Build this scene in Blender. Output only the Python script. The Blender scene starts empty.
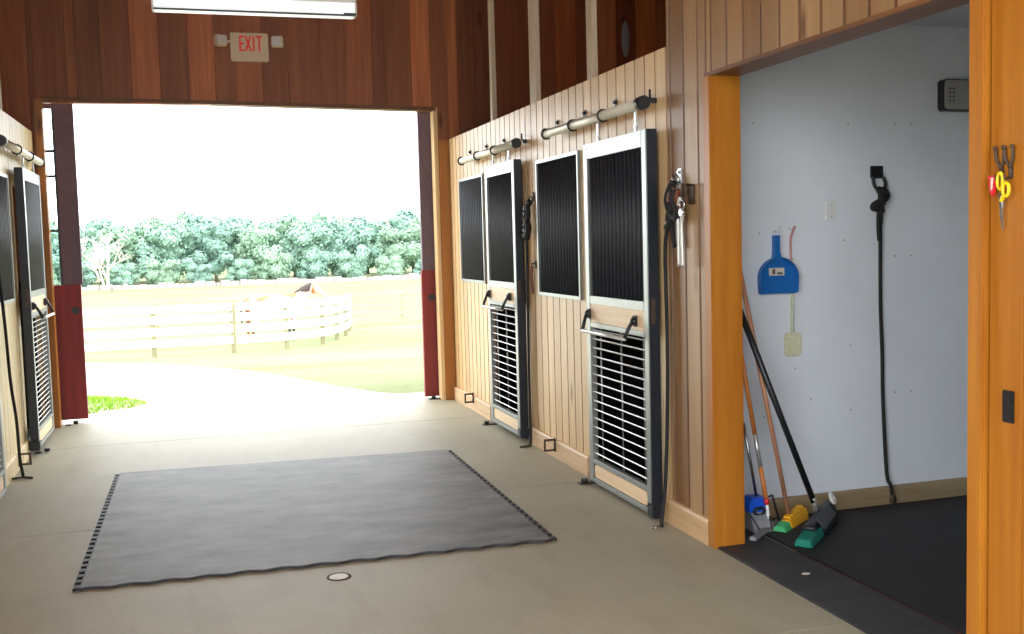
import bpy, bmesh, math, random
from mathutils import Vector, Matrix
random.seed(7)
C = bpy.context.scene.collection
S = bpy.context.scene
PI = math.pi

# ------------------------------------------------------------------ materials
def lin(r, g, b):
    f = lambda c: (c/255/12.92) if c/255 <= .04045 else ((c/255+.055)/1.055)**2.4
    return (f(r), f(g), f(b), 1)

class NT:
    def __init__(s, name):
        s.m = bpy.data.materials.new(name); s.m.use_nodes = True
        s.t = s.m.node_tree; s.t.nodes.clear()
        s.out = s.n('ShaderNodeOutputMaterial'); s.b = s.n('ShaderNodeBsdfPrincipled')
        s.l(s.b.outputs[0], s.out.inputs[0])
    def n(s, k, **kw):
        x = s.t.nodes.new(k)
        for a, v in kw.items(): setattr(x, a, v)
        return x
    def l(s, a, b): s.t.links.new(a, b)
    def coord(s, scale=(1, 1, 1), off=None):
        tc = s.n('ShaderNodeTexCoord'); mp = s.n('ShaderNodeMapping')
        mp.inputs['Scale'].default_value = scale
        s.l(tc.outputs['Object'], mp.inputs[0])
        return mp
    def noise(s, vec, scale=1, detail=4, rough=.6):
        x = s.n('ShaderNodeTexNoise'); x.inputs['Scale'].default_value = scale
        x.inputs['Detail'].default_value = detail; x.inputs['Roughness'].default_value = rough
        s.l(vec.outputs[0], x.inputs['Vector']); return x
    def ramp(s, fac, stops):
        x = s.n('ShaderNodeValToRGB'); e = x.color_ramp.elements
        e[0].position, e[0].color = stops[0]; e[1].position, e[1].color = stops[-1]
        for p, c in stops[1:-1]:
            k = e.new(p); k.color = c
        s.l(fac, x.inputs[0]); return x
    def mix(s, a, b, fac=1.0, mode='MULTIPLY'):
        x = s.n('ShaderNodeMix'); x.data_type = 'RGBA'; x.blend_type = mode
        if isinstance(fac, (int, float)): x.inputs[0].default_value = fac
        else: s.l(fac, x.inputs[0])
        for v, i in ((a, 6), (b, 7)):
            if isinstance(v, tuple): x.inputs[i].default_value = v
            else: s.l(v, x.inputs[i])
        return x
    def bump(s, h, strength=.3, dist=.01):
        x = s.n('ShaderNodeBump'); x.inputs['Strength'].default_value = strength
        x.inputs['Distance'].default_value = dist
        s.l(h, x.inputs['Height']); s.l(x.outputs[0], s.b.inputs['Normal'])

def wood(name, light, dark, axis='z', rough=.45, tint=True, knots=True, spec=.5):
    k = NT(name)
    sc = {'z': (22, 22, 1.1), 'x': (1.1, 22, 22), 'y': (22, 1.1, 22)}[axis]
    kc = {'z': (5, 5, 1.5), 'x': (1.5, 5, 5), 'y': (5, 1.5, 5)}[axis]
    mp = k.coord(sc); mk = k.coord(kc)
    if tint:
        at = k.n('ShaderNodeAttribute'); at.attribute_name = 'tint'
        for m in (mp, mk):
            mu = k.n('ShaderNodeVectorMath', operation='MULTIPLY'); mu.inputs[1].default_value = (37, 53, 71)
            k.l(at.outputs['Alpha'], mu.inputs[0]); k.l(mu.outputs[0], m.inputs['Location'])
    nz = k.noise(mp, 1, 5, .62)
    rp = k.ramp(nz.outputs[0], [(.25, dark), (.52, tuple((a+b)/2 for a, b in zip(light, dark))), (.72, light)])
    col = rp.outputs[0]
    if knots:
        vo = k.n('ShaderNodeTexVoronoi'); k.l(mk.outputs[0], vo.inputs['Vector']); vo.inputs['Scale'].default_value = .8
        kr = k.ramp(vo.outputs['Distance'], [(.03, (.22, .12, .07, 1)), (.13, (1, 1, 1, 1))])
        col = k.mix(col, kr.outputs[0], .8).outputs[2]
    if tint: col = k.mix(col, at.outputs['Color']).outputs[2]
    k.l(col, k.b.inputs['Base Color'])
    k.b.inputs['Roughness'].default_value = rough; k.b.inputs['Specular IOR Level'].default_value = spec
    k.bump(nz.outputs[0], .12, .004)
    return k.m

def plain(name, col, rough=.5, metal=0, var=.12, scale=20, spec=.5, bump=0, emit=0, coat=0):
    k = NT(name); mp = k.coord((scale,)*3); nz = k.noise(mp, 1, 4)
    lo = tuple(c*(1-var) for c in col[:3])+(1,); hi = tuple(min(1, c*(1+var)) for c in col[:3])+(1,)
    rp = k.ramp(nz.outputs[0], [(.3, lo), (.7, hi)])
    k.l(rp.outputs[0], k.b.inputs['Base Color'])
    k.b.inputs['Roughness'].default_value = rough; k.b.inputs['Metallic'].default_value = metal
    k.b.inputs['Specular IOR Level'].default_value = spec
    if bump: k.bump(nz.outputs[0], bump, .004)
    if emit:
        k.b.inputs['Emission Color'].default_value = col; k.b.inputs['Emission Strength'].default_value = emit
    return k.m

def concrete():
    k = NT('concrete'); a = k.noise(k.coord((.9,)*3), 1, 6, .6); b = k.noise(k.coord((60,)*3), 1, 3)
    c = k.noise(k.coord((5, 1.2, 5)), 1, 4)
    r1 = k.ramp(a.outputs[0], [(.3, lin(158, 152, 130)), (.7, lin(173, 167, 144))])
    r2 = k.ramp(b.outputs[0], [(.25, (.86, .86, .86, 1)), (.75, (1, 1, 1, 1))])
    r3 = k.ramp(c.outputs[0], [(.25, (.85, .83, .8, 1)), (.5, (1, 1, 1, 1))])
    m = k.mix(k.mix(r1.outputs[0], r2.outputs[0]).outputs[2], r3.outputs[0], .7)
    k.l(m.outputs[2], k.b.inputs['Base Color']); k.b.inputs['Roughness'].default_value = .62
    k.bump(b.outputs[0], .1, .003); return k.m

def rubber(name, lo, hi, rough):
    k = NT(name); a = k.noise(k.coord((2.2, 5, 3)), 1, 7, .68); b = k.noise(k.coord((90,)*3), 1, 3)
    r1 = k.ramp(a.outputs[0], [(.3, lo), (.72, hi)])
    r2 = k.ramp(b.outputs[0], [(.3, (.8, .8, .8, 1)), (.7, (1, 1, 1, 1))])
    m = k.mix(r1.outputs[0], r2.outputs[0]); k.l(m.outputs[2], k.b.inputs['Base Color'])
    k.b.inputs['Roughness'].default_value = rough; k.bump(b.outputs[0], .25, .003); return k.m

def grassy():
    k = NT('field_grass'); a = k.noise(k.coord((.12, .3, 1)), 1, 6, .6); b = k.noise(k.coord((9, 9, 9)), 1, 4)
    r1 = k.ramp(a.outputs[0], [(.3, lin(104, 116, 74)), (.55, lin(118, 123, 92)), (.75, lin(132, 131, 106))])
    r2 = k.ramp(b.outputs[0], [(.25, (.75, .78, .7, 1)), (.75, (1, 1, 1, 1))])
    m = k.mix(r1.outputs[0], r2.outputs[0]); k.l(m.outputs[2], k.b.inputs['Base Color'])
    k.b.inputs['Roughness'].default_value = .95; k.b.inputs['Specular IOR Level'].default_value = .1
    k.bump(b.outputs[0], .4, .03); return k.m

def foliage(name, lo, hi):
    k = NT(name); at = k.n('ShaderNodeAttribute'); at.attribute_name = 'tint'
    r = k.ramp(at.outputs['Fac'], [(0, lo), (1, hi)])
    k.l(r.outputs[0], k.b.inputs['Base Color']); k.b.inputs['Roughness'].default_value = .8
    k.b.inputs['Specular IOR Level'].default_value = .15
    return k.m

def horse_hide():
    k = NT('pinto_hide'); a = k.noise(k.coord((1.5, 1.5, 1.5)), 1, 1, .4)
    sep = k.n('ShaderNodeSeparateXYZ'); tc = k.n('ShaderNodeTexCoord'); k.l(tc.outputs['Object'], sep.inputs[0])
    w, br, dk = lin(225, 216, 205), lin(150, 92, 58), lin(62, 48, 40)
    r1 = k.ramp(a.outputs[0], [(.56, w), (.60, br)])
    # dark stockings, brown head: coat markings placed on the animal
    lz = k.n('ShaderNodeMapRange'); lz.inputs[1].default_value = .66; lz.inputs[2].default_value = .56
    k.l(sep.outputs['Z'], lz.inputs[0])
    m = k.mix(r1.outputs[0], dk, lz.outputs[0], 'MIX')
    hx = k.n('ShaderNodeMapRange'); hx.inputs[1].default_value = 1.34; hx.inputs[2].default_value = 1.42
    k.l(sep.outputs['X'], hx.inputs[0])
    m2 = k.mix(m.outputs[2], lin(206, 168, 138), hx.outputs[0], 'MIX')
    bx = k.n('ShaderNodeMapRange'); bx.inputs[1].default_value = -.6; bx.inputs[2].default_value = -.78
    k.l(sep.outputs['X'], bx.inputs[0])
    m3 = k.mix(m2.outputs[2], br, bx.outputs[0], 'MIX')
    k.l(m3.outputs[2], k.b.inputs['Base Color']); k.b.inputs['Roughness'].default_value = .6
    return k.m

def glassmat():
    k = NT('clear_glass'); k.b.inputs['Base Color'].default_value = (.9, .96, .95, 1)
    k.b.inputs['Roughness'].default_value = .02; k.b.inputs['Transmission Weight'].default_value = 1
    k.b.inputs['IOR'].default_value = 1.05; return k.m

MT = dict(
    pine=wood('pale_pine_boards', lin(240, 210, 161), lin(214, 178, 124), rough=.38),
    cream=wood('cream_pine_boards', lin(232, 216, 170), lin(212, 190, 138), rough=.42),
    orange=wood('orange_varnished_pine', lin(178, 116, 34), lin(154, 90, 22), rough=.38),
    redwood=wood('dark_redwood_planks', lin(172, 102, 60), lin(132, 70, 40), rough=.5),
    header=wood('brown_stained_board', lin(126, 82, 46), lin(98, 60, 32), axis='y', rough=.5, tint=False),
    basey=wood('baseboard_pine', lin(220, 186, 142), lin(190, 154, 112), axis='y', rough=.5, tint=False),
    basex=wood('weathered_board', lin(168, 150, 118), lin(134, 114, 84), axis='x', rough=.6, tint=False),
    pineY=wood('pale_pine_rail', lin(250, 226, 188), lin(230, 196, 150), axis='y', rough=.45, tint=False),
    stud=wood('grey_stud', lin(206, 190, 165), lin(170, 150, 125), rough=.6, tint=False, knots=False),
    handlewood=wood('orange_handle_wood', lin(214, 140, 70), lin(180, 104, 44), rough=.4, tint=False, knots=False),
    handlepale=wood('pale_handle_wood', lin(190, 140, 108), lin(160, 110, 80), rough=.5, tint=False, knots=False),
    steel=plain('galvanised_steel', lin(150, 155, 152), .34, .6, .06, 12),
    slat=plain('bright_slat_steel', lin(205, 208, 204), .35, .35, .05, 12),
    trackm=plain('track_steel', lin(226, 222, 204), .36, .25, .06, 10),
    black=plain('black_powder_coat', lin(24, 27, 32), .42, 0, .2, 30),
    navy=plain('dark_edge_channel', lin(16, 24, 36), .4, 0, .2, 30),
    bar=plain('black_grille_bar', lin(40, 44, 52), .5, .1, .15, 30),
    webbing=plain('black_webbing', lin(20, 19, 21), .75, 0, .3, 120, bump=.3),
    leather=plain('brown_leather', lin(110, 62, 44), .5, 0, .25, 50),
    chrome=plain('chrome', lin(170, 172, 174), .25, .9, .04, 20),
    alum=plain('aluminium_tube', lin(200, 200, 202), .3, .7, .06, 20),
    concrete=concrete(),
    joint=plain('joint_filler', lin(70, 62, 52), .9),
    mat=rubber('dusty_grey_rubber', lin(60, 60, 59), lin(134, 133, 129), .62),
    matedge=rubber('black_rubber_edge', lin(20, 20, 20), lin(34, 33, 32), .6),
    matdark=rubber('black_stall_rubber', lin(36, 37, 40), lin(58, 59, 62), .65),
    matblack=rubber('deep_black_rubber', lin(20, 20, 23), lin(34, 34, 37), .7),
    dirt=plain('reddish_dirt', lin(92, 52, 40), .95, 0, .5, 40),
    white=plain('white_wall_panel', lin(222, 229, 238), .45, 0, .03, 3, bump=.03),
    ceilw=plain('white_ceiling_panel', lin(190, 194, 200), .6, 0, .03, 3),
    plate=plain('white_plastic', lin(222, 224, 224), .4, 0, .02),
    screw=plain('screw_head', lin(158, 163, 170), .5, .6),
    cream_pl=plain('cream_plastic', lin(224, 208, 176), .45, 0, .04),
    exitred=plain('exit_red', lin(226, 44, 40), .4, 0, .03, emit=.18),
    lens=plain('lamp_lens', lin(236, 242, 244), .4, 0, .02, 8, emit=.75),
    lampbody=plain('lamp_housing', lin(225, 226, 226), .5, 0, .03),
    lampdark=plain('lamp_trim', lin(60, 74, 74), .5),
    barnred=wood('barn_red_paint', lin(150, 42, 42), lin(118, 30, 32), rough=.55, tint=False, knots=False),
    barnmaroon=plain('dark_maroon_paint', lin(104, 84, 96), .55, 0, .12),
    barndark=plain('dark_green_gasket', lin(54, 74, 74), .6),
    glass=glassmat(),
    bluep=plain('blue_plastic', lin(28, 104, 178), .38, 0, .06),
    blueb=plain('bright_blue_plastic', lin(24, 84, 206), .4, 0, .06),
    sticker=plain('paper_sticker', lin(206, 200, 188), .7, 0, .05),
    stickerdk=plain('sticker_print', lin(92, 84, 84), .7, 0, .05),
    swat=plain('cream_mesh_plastic', lin(206, 206, 178), .6, 0, .12, 60),
    pinkp=plain('pinkish_plastic', lin(186, 130, 128), .5, 0, .06),
    greyp=plain('grey_plastic', lin(128, 130, 134), .5, 0, .08),
    greyvent=plain('grey_vent_face', lin(158, 160, 156), .5, 0, .05),
    yellow=plain('yellow_bristles', lin(240, 176, 24), .7, 0, .18, 70, bump=.4),
    ybright=plain('yellow_plastic', lin(240, 206, 30), .4, 0, .05),
    greenl=plain('green_bristles', lin(70, 176, 110), .7, 0, .18, 70, bump=.4),
    teal=plain('teal_bristles', lin(10, 120, 104), .7, 0, .2, 70, bump=.4),
    redp=plain('red_plastic', lin(206, 36, 48), .4, 0, .05),
    iron=plain('dark_bronze_iron', lin(74, 58, 46), .5, .3, .12),
    outlet=plain('brown_outlet_plastic', lin(18, 13, 10), .7, 0, .08),
    greycap=plain('drain_cap_metal', lin(226, 223, 216), .6, 0, .1, 60),
    scrap=plain('dark_grey_plastic', lin(62, 64, 68), .5, 0, .1),
    outdark=plain('outlet_slots', lin(16, 14, 16), .5, 0, .05),
    fieldm=grassy(),
    gravel=plain('pale_gravel', lin(190, 184, 170), .95, 0, .12, 14, bump=.4, spec=.1),
    lawnblade=foliage('lawn_blades', lin(100, 160, 30), lin(160, 206, 60)),
    whitefence=plain('white_fence_paint', lin(232, 230, 222), .6, 0, .05, 6),
    fencegrey=plain('weathered_fence', lin(150, 142, 118), .8, 0, .15, 4),
    fencepost=plain('olive_post', lin(128, 122, 92), .8, 0, .15, 4),  # one even olive brown for the white fence's posts
    stonew=plain('stone_wall', lin(160, 152, 148), .9, 0, .3, 1.5, bump=.4),
    leafa=foliage('leaves_teal', lin(120, 150, 134), lin(144, 176, 154)),  # leaf colours paled to stand in for distance haze, next two likewise
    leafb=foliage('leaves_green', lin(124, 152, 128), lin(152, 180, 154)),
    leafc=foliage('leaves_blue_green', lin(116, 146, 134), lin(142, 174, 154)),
    bark=plain('tree_bark', lin(120, 110, 98), .9, 0, .2),
    deadbark=plain('bleached_bark', lin(206, 200, 190), .9, 0, .1),
    hide=horse_hide(),
    mane=plain('dark_mane', lin(58, 46, 42), .7, 0, .2),
)

# ------------------------------------------------------------------ mesh builder
class MB:
    def __init__(s): s.v = []; s.f = []; s.t = []; s.mi = []; s.sm = []; s.cur = (1, 1, 1, .5); s.m = 0
    def add(s, vs, fs, smooth=False):
        o = len(s.v); s.v += [tuple(v) for v in vs]; s.t += [s.cur]*len(vs)
        for f in fs: s.f.append(tuple(i+o for i in f)); s.mi.append(s.m); s.sm.append(smooth)
        return s
    def box(s, x0, x1, y0, y1, z0, z1, c=0):
        if x0 > x1: x0, x1 = x1, x0
        if y0 > y1: y0, y1 = y1, y0
        if z0 > z1: z0, z1 = z1, z0
        if not c:
            vs = [(x, y, z) for z in (z0, z1) for y in (y0, y1) for x in (x0, x1)]
            return s.add(vs, [(0, 2, 3, 1), (4, 5, 7, 6), (0, 1, 5, 4), (2, 6, 7, 3), (0, 4, 6, 2), (1, 3, 7, 5)])
        bm = bmesh.new(); bmesh.ops.create_cube(bm, size=1)
        bmesh.ops.scale(bm, vec=(x1-x0, y1-y0, z1-z0), verts=bm.verts)
        bmesh.ops.bevel(bm, geom=list(bm.edges), offset=c, segments=2, affect='EDGES', clamp_overlap=True)
        bmesh.ops.translate(bm, vec=((x0+x1)/2, (y0+y1)/2, (z0+z1)/2), verts=bm.verts)
        return s.bm(bm)
    def bm(s, bm, M=None, smooth=False):
        bm.verts.index_update()
        vs = [(M @ v.co if M else v.co.copy()) for v in bm.verts]
        fs = [[v.index for v in f.verts] for f in bm.faces]; bm.free()
        return s.add(vs, fs, smooth)
    def obox(s, p, q, w, h, up=(0, 0, 1), c=0):
        """bar of section w (sideways) x h (along up) from p to q"""
        p, q = Vector(p), Vector(q); d = (q-p); L = d.length; d.normalize()
        u = Vector(up); u = (u-d*u.dot(d))
        if u.length < 1e-4: u = Vector((1, 0, 0)); u = u-d*u.dot(d)
        u.normalize(); r = d.cross(u)
        M = Matrix((r, d, u)).transposed().to_4x4(); M.translation = (p+q)/2
        k = MB(); k.box(-w/2, w/2, -L/2, L/2, -h/2, h/2, c)
        return s.add([M @ Vector(v) for v in k.v], k.f)
    def tube(s, pts, r, n=10, cap=True, flat=None):
        pts = [Vector(p) for p in pts]; N = len(pts)
        rs = r if isinstance(r, (list, tuple)) else [r]*N
        d0 = (pts[1]-pts[0]).normalized()
        u = Vector((0, 0, 1)) if abs(d0.z) < .9 else Vector((1, 0, 0))
        if flat: u = Vector(flat)
        vs = []
        for i, p in enumerate(pts):
            d = (pts[min(i+1, N-1)]-pts[max(i-1, 0)]).normalized()
            a = d.cross(u)
            if a.length < 1e-5: a = d.orthogonal()
            a.normalize(); b = a.cross(d).normalized()
            if not flat: u = b
            k = .25 if flat else 1
            for j in range(n):
                t = 2*PI*j/n
                vs.append(p+rs[i]*(math.cos(t)*a+math.sin(t)*b*k))
        fs = [(i*n+j, i*n+(j+1) % n, (i+1)*n+(j+1) % n, (i+1)*n+j) for i in range(N-1) for j in range(n)]
        if cap: fs += [tuple(range(n-1, -1, -1)), tuple((N-1)*n+j for j in range(n))]
        return s.add(vs, fs, True)
    def cyl(s, p, q, r, n=16): 
        o = len(s.f); s.tube([p, q], r, n)
        for i in range(o, len(s.f)):
            if len(s.f[i]) > 4: s.sm[i] = False
        return s
    def ell(s, c, r, M=None, seg=16, rings=10):
        bm = bmesh.new(); bmesh.ops.create_uvsphere(bm, u_segments=seg, v_segments=rings, radius=1)
        X = Matrix.Translation(c) @ (M.to_4x4() if M else Matrix.Identity(4)) @ Matrix.Diagonal((*r, 1))
        return s.bm(bm, X, True)
    def prism(s, pts, a0, a1, axis):
        """outline pts (2-D) pushed along axis 0/1/2 from a0 to a1"""
        def P(p, a): return {0: (a, p[0], p[1]), 1: (p[0], a, p[1]), 2: (p[0], p[1], a)}[axis]
        n = len(pts)
        vs = [P(p, a0) for p in pts]+[P(p, a1) for p in pts]
        return s.add(vs, [tuple(range(n)), tuple(range(2*n-1, n-1, -1))]+[(i, i+n, (i+1) % n+n, (i+1) % n) for i in range(n)])
    def torus(s, c, R, r, axis=(0, 1, 0), n=20, k=8, squash=(1, 1)):
        ax = Vector(axis).normalized(); a = ax.orthogonal().normalized()
        if abs(ax.z) < .9:
            b = Vector((0, 0, 1)); b = (b-ax*b.dot(ax)).normalized(); a = b.cross(ax)
        else: b = ax.cross(a)
        vs = []
        for i in range(n):
            t = 2*PI*i/n; d = math.cos(t)*a*squash[0]+math.sin(t)*b*squash[1]
            for j in range(k):
                q = 2*PI*j/k; vs.append(Vector(c)+d*R+r*(math.cos(q)*d.normalized()+math.sin(q)*ax))
        return s.add(vs, [(i*k+j, i*k+(j+1) % k, ((i+1) % n)*k+(j+1) % k, ((i+1) % n)*k+j) for i in range(n) for j in range(k)], True)
    def build(s, name, mat, parent=None, org=None, fix=True):
        o3 = Vector((0, 0, 0))
        if parent is not None:
            q = parent
            while q is not None: o3 += q.location; q = q.parent
        loc = Vector(org) if (org is not None and parent is None) else Vector((0, 0, 0))
        me = bpy.data.meshes.new(name)
        me.from_pydata([tuple(Vector(v)-o3-loc) for v in s.v], [], s.f)
        mats = mat if isinstance(mat, (list, tuple)) else [mat]
        for m in mats: me.materials.append(m)
        me.polygons.foreach_set('material_index', s.mi); me.polygons.foreach_set('use_smooth', s.sm)
        ca = me.color_attributes.new('tint', 'FLOAT_COLOR', 'POINT')
        ca.data.foreach_set('color', [c for t in s.t for c in t])
        if fix:
            bm = bmesh.new(); bm.from_mesh(me); bmesh.ops.recalc_face_normals(bm, faces=bm.faces); bm.to_mesh(me); bm.free()
        me.update()
        ob = bpy.data.objects.new(name, me); C.objects.link(ob); ob.location = loc
        if parent is not None: ob.parent = parent
        return ob

def thing(name, label, cat, loc, group=None):
    o = bpy.data.objects.new(name, None); C.objects.link(o); o.location = loc
    o.empty_display_size = .1
    return tag(o, label, cat, group)
def tag(o, label, cat, group=None):
    o['label'] = label; o['category'] = cat; o['kind'] = 'thing'
    if group: o['group'] = group
    return o
def thing_part(name, parent):
    o = bpy.data.objects.new(name, None); C.objects.link(o); o.parent = parent; return o
def struct(o): o['kind'] = 'structure'; return o

def rtint(pal): 
    c = random.choice(pal); j = random.uniform(.92, 1.06)
    return (c[0]*j, c[1]*j, c[2]*j, random.random())

def boards(mb, ax, a0, a1, z0, z1, face, out, th, pitch, pal, holes=(), phase=0, ch=.007, edges=None):
    """vertical V-jointed boards; ax='y' for a wall at X=face, 'x' for a wall at Y=face; out=+-1 is the side they face"""
    if isinstance(pal, dict): expl, pal = pal['t'], pal['p']
    else: expl = {}
    if edges is None:
        edges = [a0]; e = a0+phase if phase else a0+pitch
        while e < a1-.01: edges.append(e); e += pitch
        edges.append(a1)
    cuts = sorted(set([round(e, 4) for e in edges]+[round(h, 4) for H in holes for h in H[:2] if a0 < h < a1]))
    es = set(round(e, 4) for e in edges); bi = -1; t = rtint(pal)
    for p, q in zip(cuts, cuts[1:]):
        if p in es:
            t = rtint(pal)
            if p in expl: k_ = expl[p]; t = (k_, k_*(.92+.08*min(k_, 1.5)), k_*(.85+.1*min(k_, 1.5)), t[3])
        mid = (p+q)/2; iv = [(z0, z1)]
        for (h0, h1, g0, g1) in holes:
            if h0 < mid < h1:
                nv = []
                for (u, w) in iv:
                    if g0 > u: nv.append((u, min(w, g0)))
                    if g1 < w: nv.append((max(u, g1), w))
                iv = nv
        cl = ch if p in es else 0; cr = ch if q in es else 0
        for (u, w) in iv:
            if w-u < .002: continue
            mb.cur = t; f = face; b = face-out*th
            gv = lambda c: .0048 if c > .014 else (.0036 if c > .0125 else (.0015 if c > .009 else 0))
            gl, gr = gv(cl), gv(cr)
            pr = [(p+gl, b), (p+gl, f-out*cl), (p+gl+cl*.35, f), (q-gr-cr*.35, f), (q-gr, f-out*cr), (q-gr, b)]
            vs = []
            for z in (u, w):
                for (a, d) in pr: vs.append((d, a, z) if ax == 'y' else (a, d, z))
            side = [(i, i+6, (i+1) % 6+6, (i+1) % 6) for i in range(6)]
            mb.add(vs, [(0, 1, 2, 3, 4, 5), (11, 10, 9, 8, 7, 6), side[2], side[5]])
            if ch > .0125: mb.cur = (t[0]*.42, t[1]*.30, t[2]*.18, t[3])     # darker brown tint on the joint faces
            mb.add(vs, [side[0], side[1], side[3], side[4]])
    mb.cur = (1, 1, 1, .5)
    return mb

# ------------------------------------------------------------------ dimensions
RW, LW, FY = 2.49, -1.33, 10.257            # wall faces: right, left, far
PAL_P = [(1, 1, 1), (.93, .9, .86), (1.04, 1.02, .98), (.86, .8, .74), (.97, .93, .88)]
PAL_D = [(1, 1, 1), (.8, .72, .7), (.66, .56, .54), (1.25, 1.12, .9), (.9, .8, .75), (1.5, 1.45, 1.0), (.75, .68, .7)]
PAL_O = [(1, 1, 1), (.96, .95, .9), (1.03, 1, .96)]

# ------------------------------------------------------------------ setting
m = MB()
for (y0, y1) in ((-5.5, -2.03), (-2.022, .8), (.808, 3.586), (3.594, 6.352), (6.36, 9.128), (9.136, 10.9)):
    m.box(-5.2, 6.2, y0, y1, -.15, 0)
struct(m.build('floor', MT['concrete']))
struct(MB().box(-5.2, 6.2, -5.5, 10.9, -.3, -.012).build('floor_base', MT['joint']))

# right wall: stall front
holesR = [(5.37, 6.47, 0, 2.15), (6.575, 7.405, 1.215, 2.155), (7.83, 8.87, 0, 2.16), (8.975, 9.77, 1.25, 2.17)]
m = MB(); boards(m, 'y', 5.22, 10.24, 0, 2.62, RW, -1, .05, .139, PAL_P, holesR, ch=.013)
PAL_W = [(.46, .38, .34), (.39, .31, .27), (.52, .44, .40), (.43, .34, .29), (.34, .25, .20)]
eN = [4.76, 4.852, 5.012, 5.169, 5.22]
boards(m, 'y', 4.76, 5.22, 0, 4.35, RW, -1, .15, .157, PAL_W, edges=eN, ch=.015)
eH = [2.87]+[2.97+.158*i for i in range(12)]
eH = [e for e in eH if e < 4.72]+[4.76]
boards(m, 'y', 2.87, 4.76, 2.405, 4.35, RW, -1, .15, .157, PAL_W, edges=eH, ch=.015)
struct(m.build('wall_right', MT['pine']))
m = MB(); boards(m, 'y', -2.9, 2.81, 0, 4.35, RW, -1, .15, .152, PAL_O, edges=[2.661-.152*i for i in range(37, 0, -1)]+[2.661, 2.81], ch=.012)
struct(m.build('wall_right_near', MT['orange']))
# left wall: stall front
holesL = [(8.97, 10.2, 0, 2.14), (7.86, 8.62, 1.27, 2.16), (6.6, 7.78, 0, 2.15)]
m = MB(); boards(m, 'y', 2.6, 10.24, 0, 2.68, LW, 1, .05, .139, PAL_P, holesL, ch=.011)
boards(m, 'y', -2.9, 2.6, 0, 4.35, LW, 1, .1, .157, PAL_P, [(-2.6, 2.25, 0, 4.2)])
struct(m.build('wall_left', MT['cream']))
# far wall planks with the big opening
XE = [-5.2+.24*i for i in range(16)]+[-1.33, -1.291, -1.018, -.935, -.724, -.468, -.216, .039, .272, .462, .709, .942, 1.253, 1.493, 1.756, 1.884, 2.143, 2.334, 2.507, 2.61, 2.796]+[2.98+.225*i for i in range(15)]
XE = sorted(XE); XE[-1] = 6.2
FT = dict(zip([-1.33, -1.291, -1.018, -.935, -.724, -.468, -.216, .039, .272, .462, .709, .942, 1.253, 1.493, 1.756, 1.884, 2.143, 2.334, 2.507, 2.61, 2.796],
    [.7, .78, .95, .66, .74, 1.45, .8, 1.6, .95, 1.25, .8, .95, .85, 1.15, .7, .8, 1.7, .85, 1.4, .6, .55]))
FT[4.105] = 1.5
m = MB(); boards(m, 'x', XE[0], XE[-1], 0, 4.35, FY, -1, .1, .2, dict(p=PAL_D, t=FT), [(-1.24, 2.373, 0, 2.945)], edges=XE, ch=.005)
struct(m.build('wall_far', MT['redwood']))
# slim boards casing the opening (light reveal, top edge board)
m = MB(); m.add([(-1.24, FY-.012, 2.972), (2.373, FY-.012, 2.905), (2.373, FY-.012, 2.945), (-1.24, FY-.012, 3.0), (-1.24, FY+.13, 2.972), (2.373, FY+.13, 2.905), (2.373, FY+.13, 2.945), (-1.24, FY+.13, 3.0)],
   [(0, 1, 2, 3), (7, 6, 5, 4), (0, 4, 5, 1), (1, 5, 6, 2), (2, 6, 7, 3), (3, 7, 4, 0)])
struct(m.build('trim_1', MT['header']))
struct(MB().box(2.345, 2.385, FY-.01, FY+.13, 0, 2.945, .004).build('trim_2', MT['pine']))
struct(MB().box(2.385, 2.489, FY-.03, FY-.001, 0, 2.62, .004).build('trim_3', MT['orange']))
struct(MB().box(-1.30, -1.238, FY-.03, FY+.10, 0, 2.97, .004).build('trim_4', MT['orange']))
# back wall behind the camera with its own open doorway
m = MB(); boards(m, 'x', -1.43, 6.2, 0, 4.35, -2.9, 1, .1, .24, PAL_D, [(-1.3, 2.45, 0, 4.25)], ch=.005)
struct(m.build('wall_back', MT['redwood']))
m = MB(); boards(m, 'y', -2.9, 10.25, 0, 4.35, 6.1, -1, .1, .26, PAL_D, ch=.005); struct(m.build('wall_outer_right', MT['redwood']))
m = MB(); boards(m, 'y', 2.5, 10.25, 0, 4.35, -5.1, 1, .1, .26, PAL_D, ch=.005); boards(m, 'x', -5.1, -1.43, 0, 4.35, 2.6, 1, .1, .26, PAL_D, ch=.005); struct(m.build('wall_outer_left', MT['redwood']))
m = MB(); boards(m, 'x', 2.56, 6.0, 0, 2.5, 7.6, -1, .06, .2, PAL_D); boards(m, 'x', 2.56, 6.0, 0, 2.5, 5.27, 1, .05, .2, PAL_D)
struct(m.build('wall_stall_right', MT['redwood']))
m = MB(); boards(m, 'x', -5.0, -1.4, 0, 2.5, 8.9, -1, .06, .2, PAL_D); boards(m, 'x', -5.0, -1.4, 0, 2.5, 6.4, -1, .06, .2, PAL_D)
struct(m.build('wall_stall_left', MT['redwood']))
m = MB(); m.box(2.6, 6.0, 5.33, 7.53, 0, .02); m.box(2.6, 6.0, 7.62, 10.2, 0, .02); struct(m.build('floor_stall_right', MT['matblack']))  # black floors, here and on the left, added to darken the stalls
m = MB(); m.box(-5.0, -1.43, 6.48, 8.83, 0, .02); m.box(-5.0, -1.43, 8.92, 10.2, 0, .02); struct(m.build('floor_stall_left', MT['matblack']))
m = MB()
for i in range(58): 
    m.cur = rtint(PAL_D); m.box(-5.2+.1966*i, -5.2+.1966*(i+1)-.004, 2.5 if i < 19 else -3.0, 10.4, 4.352, 4.42)
struct(m.build('ceiling', MT['redwood']))

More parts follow.
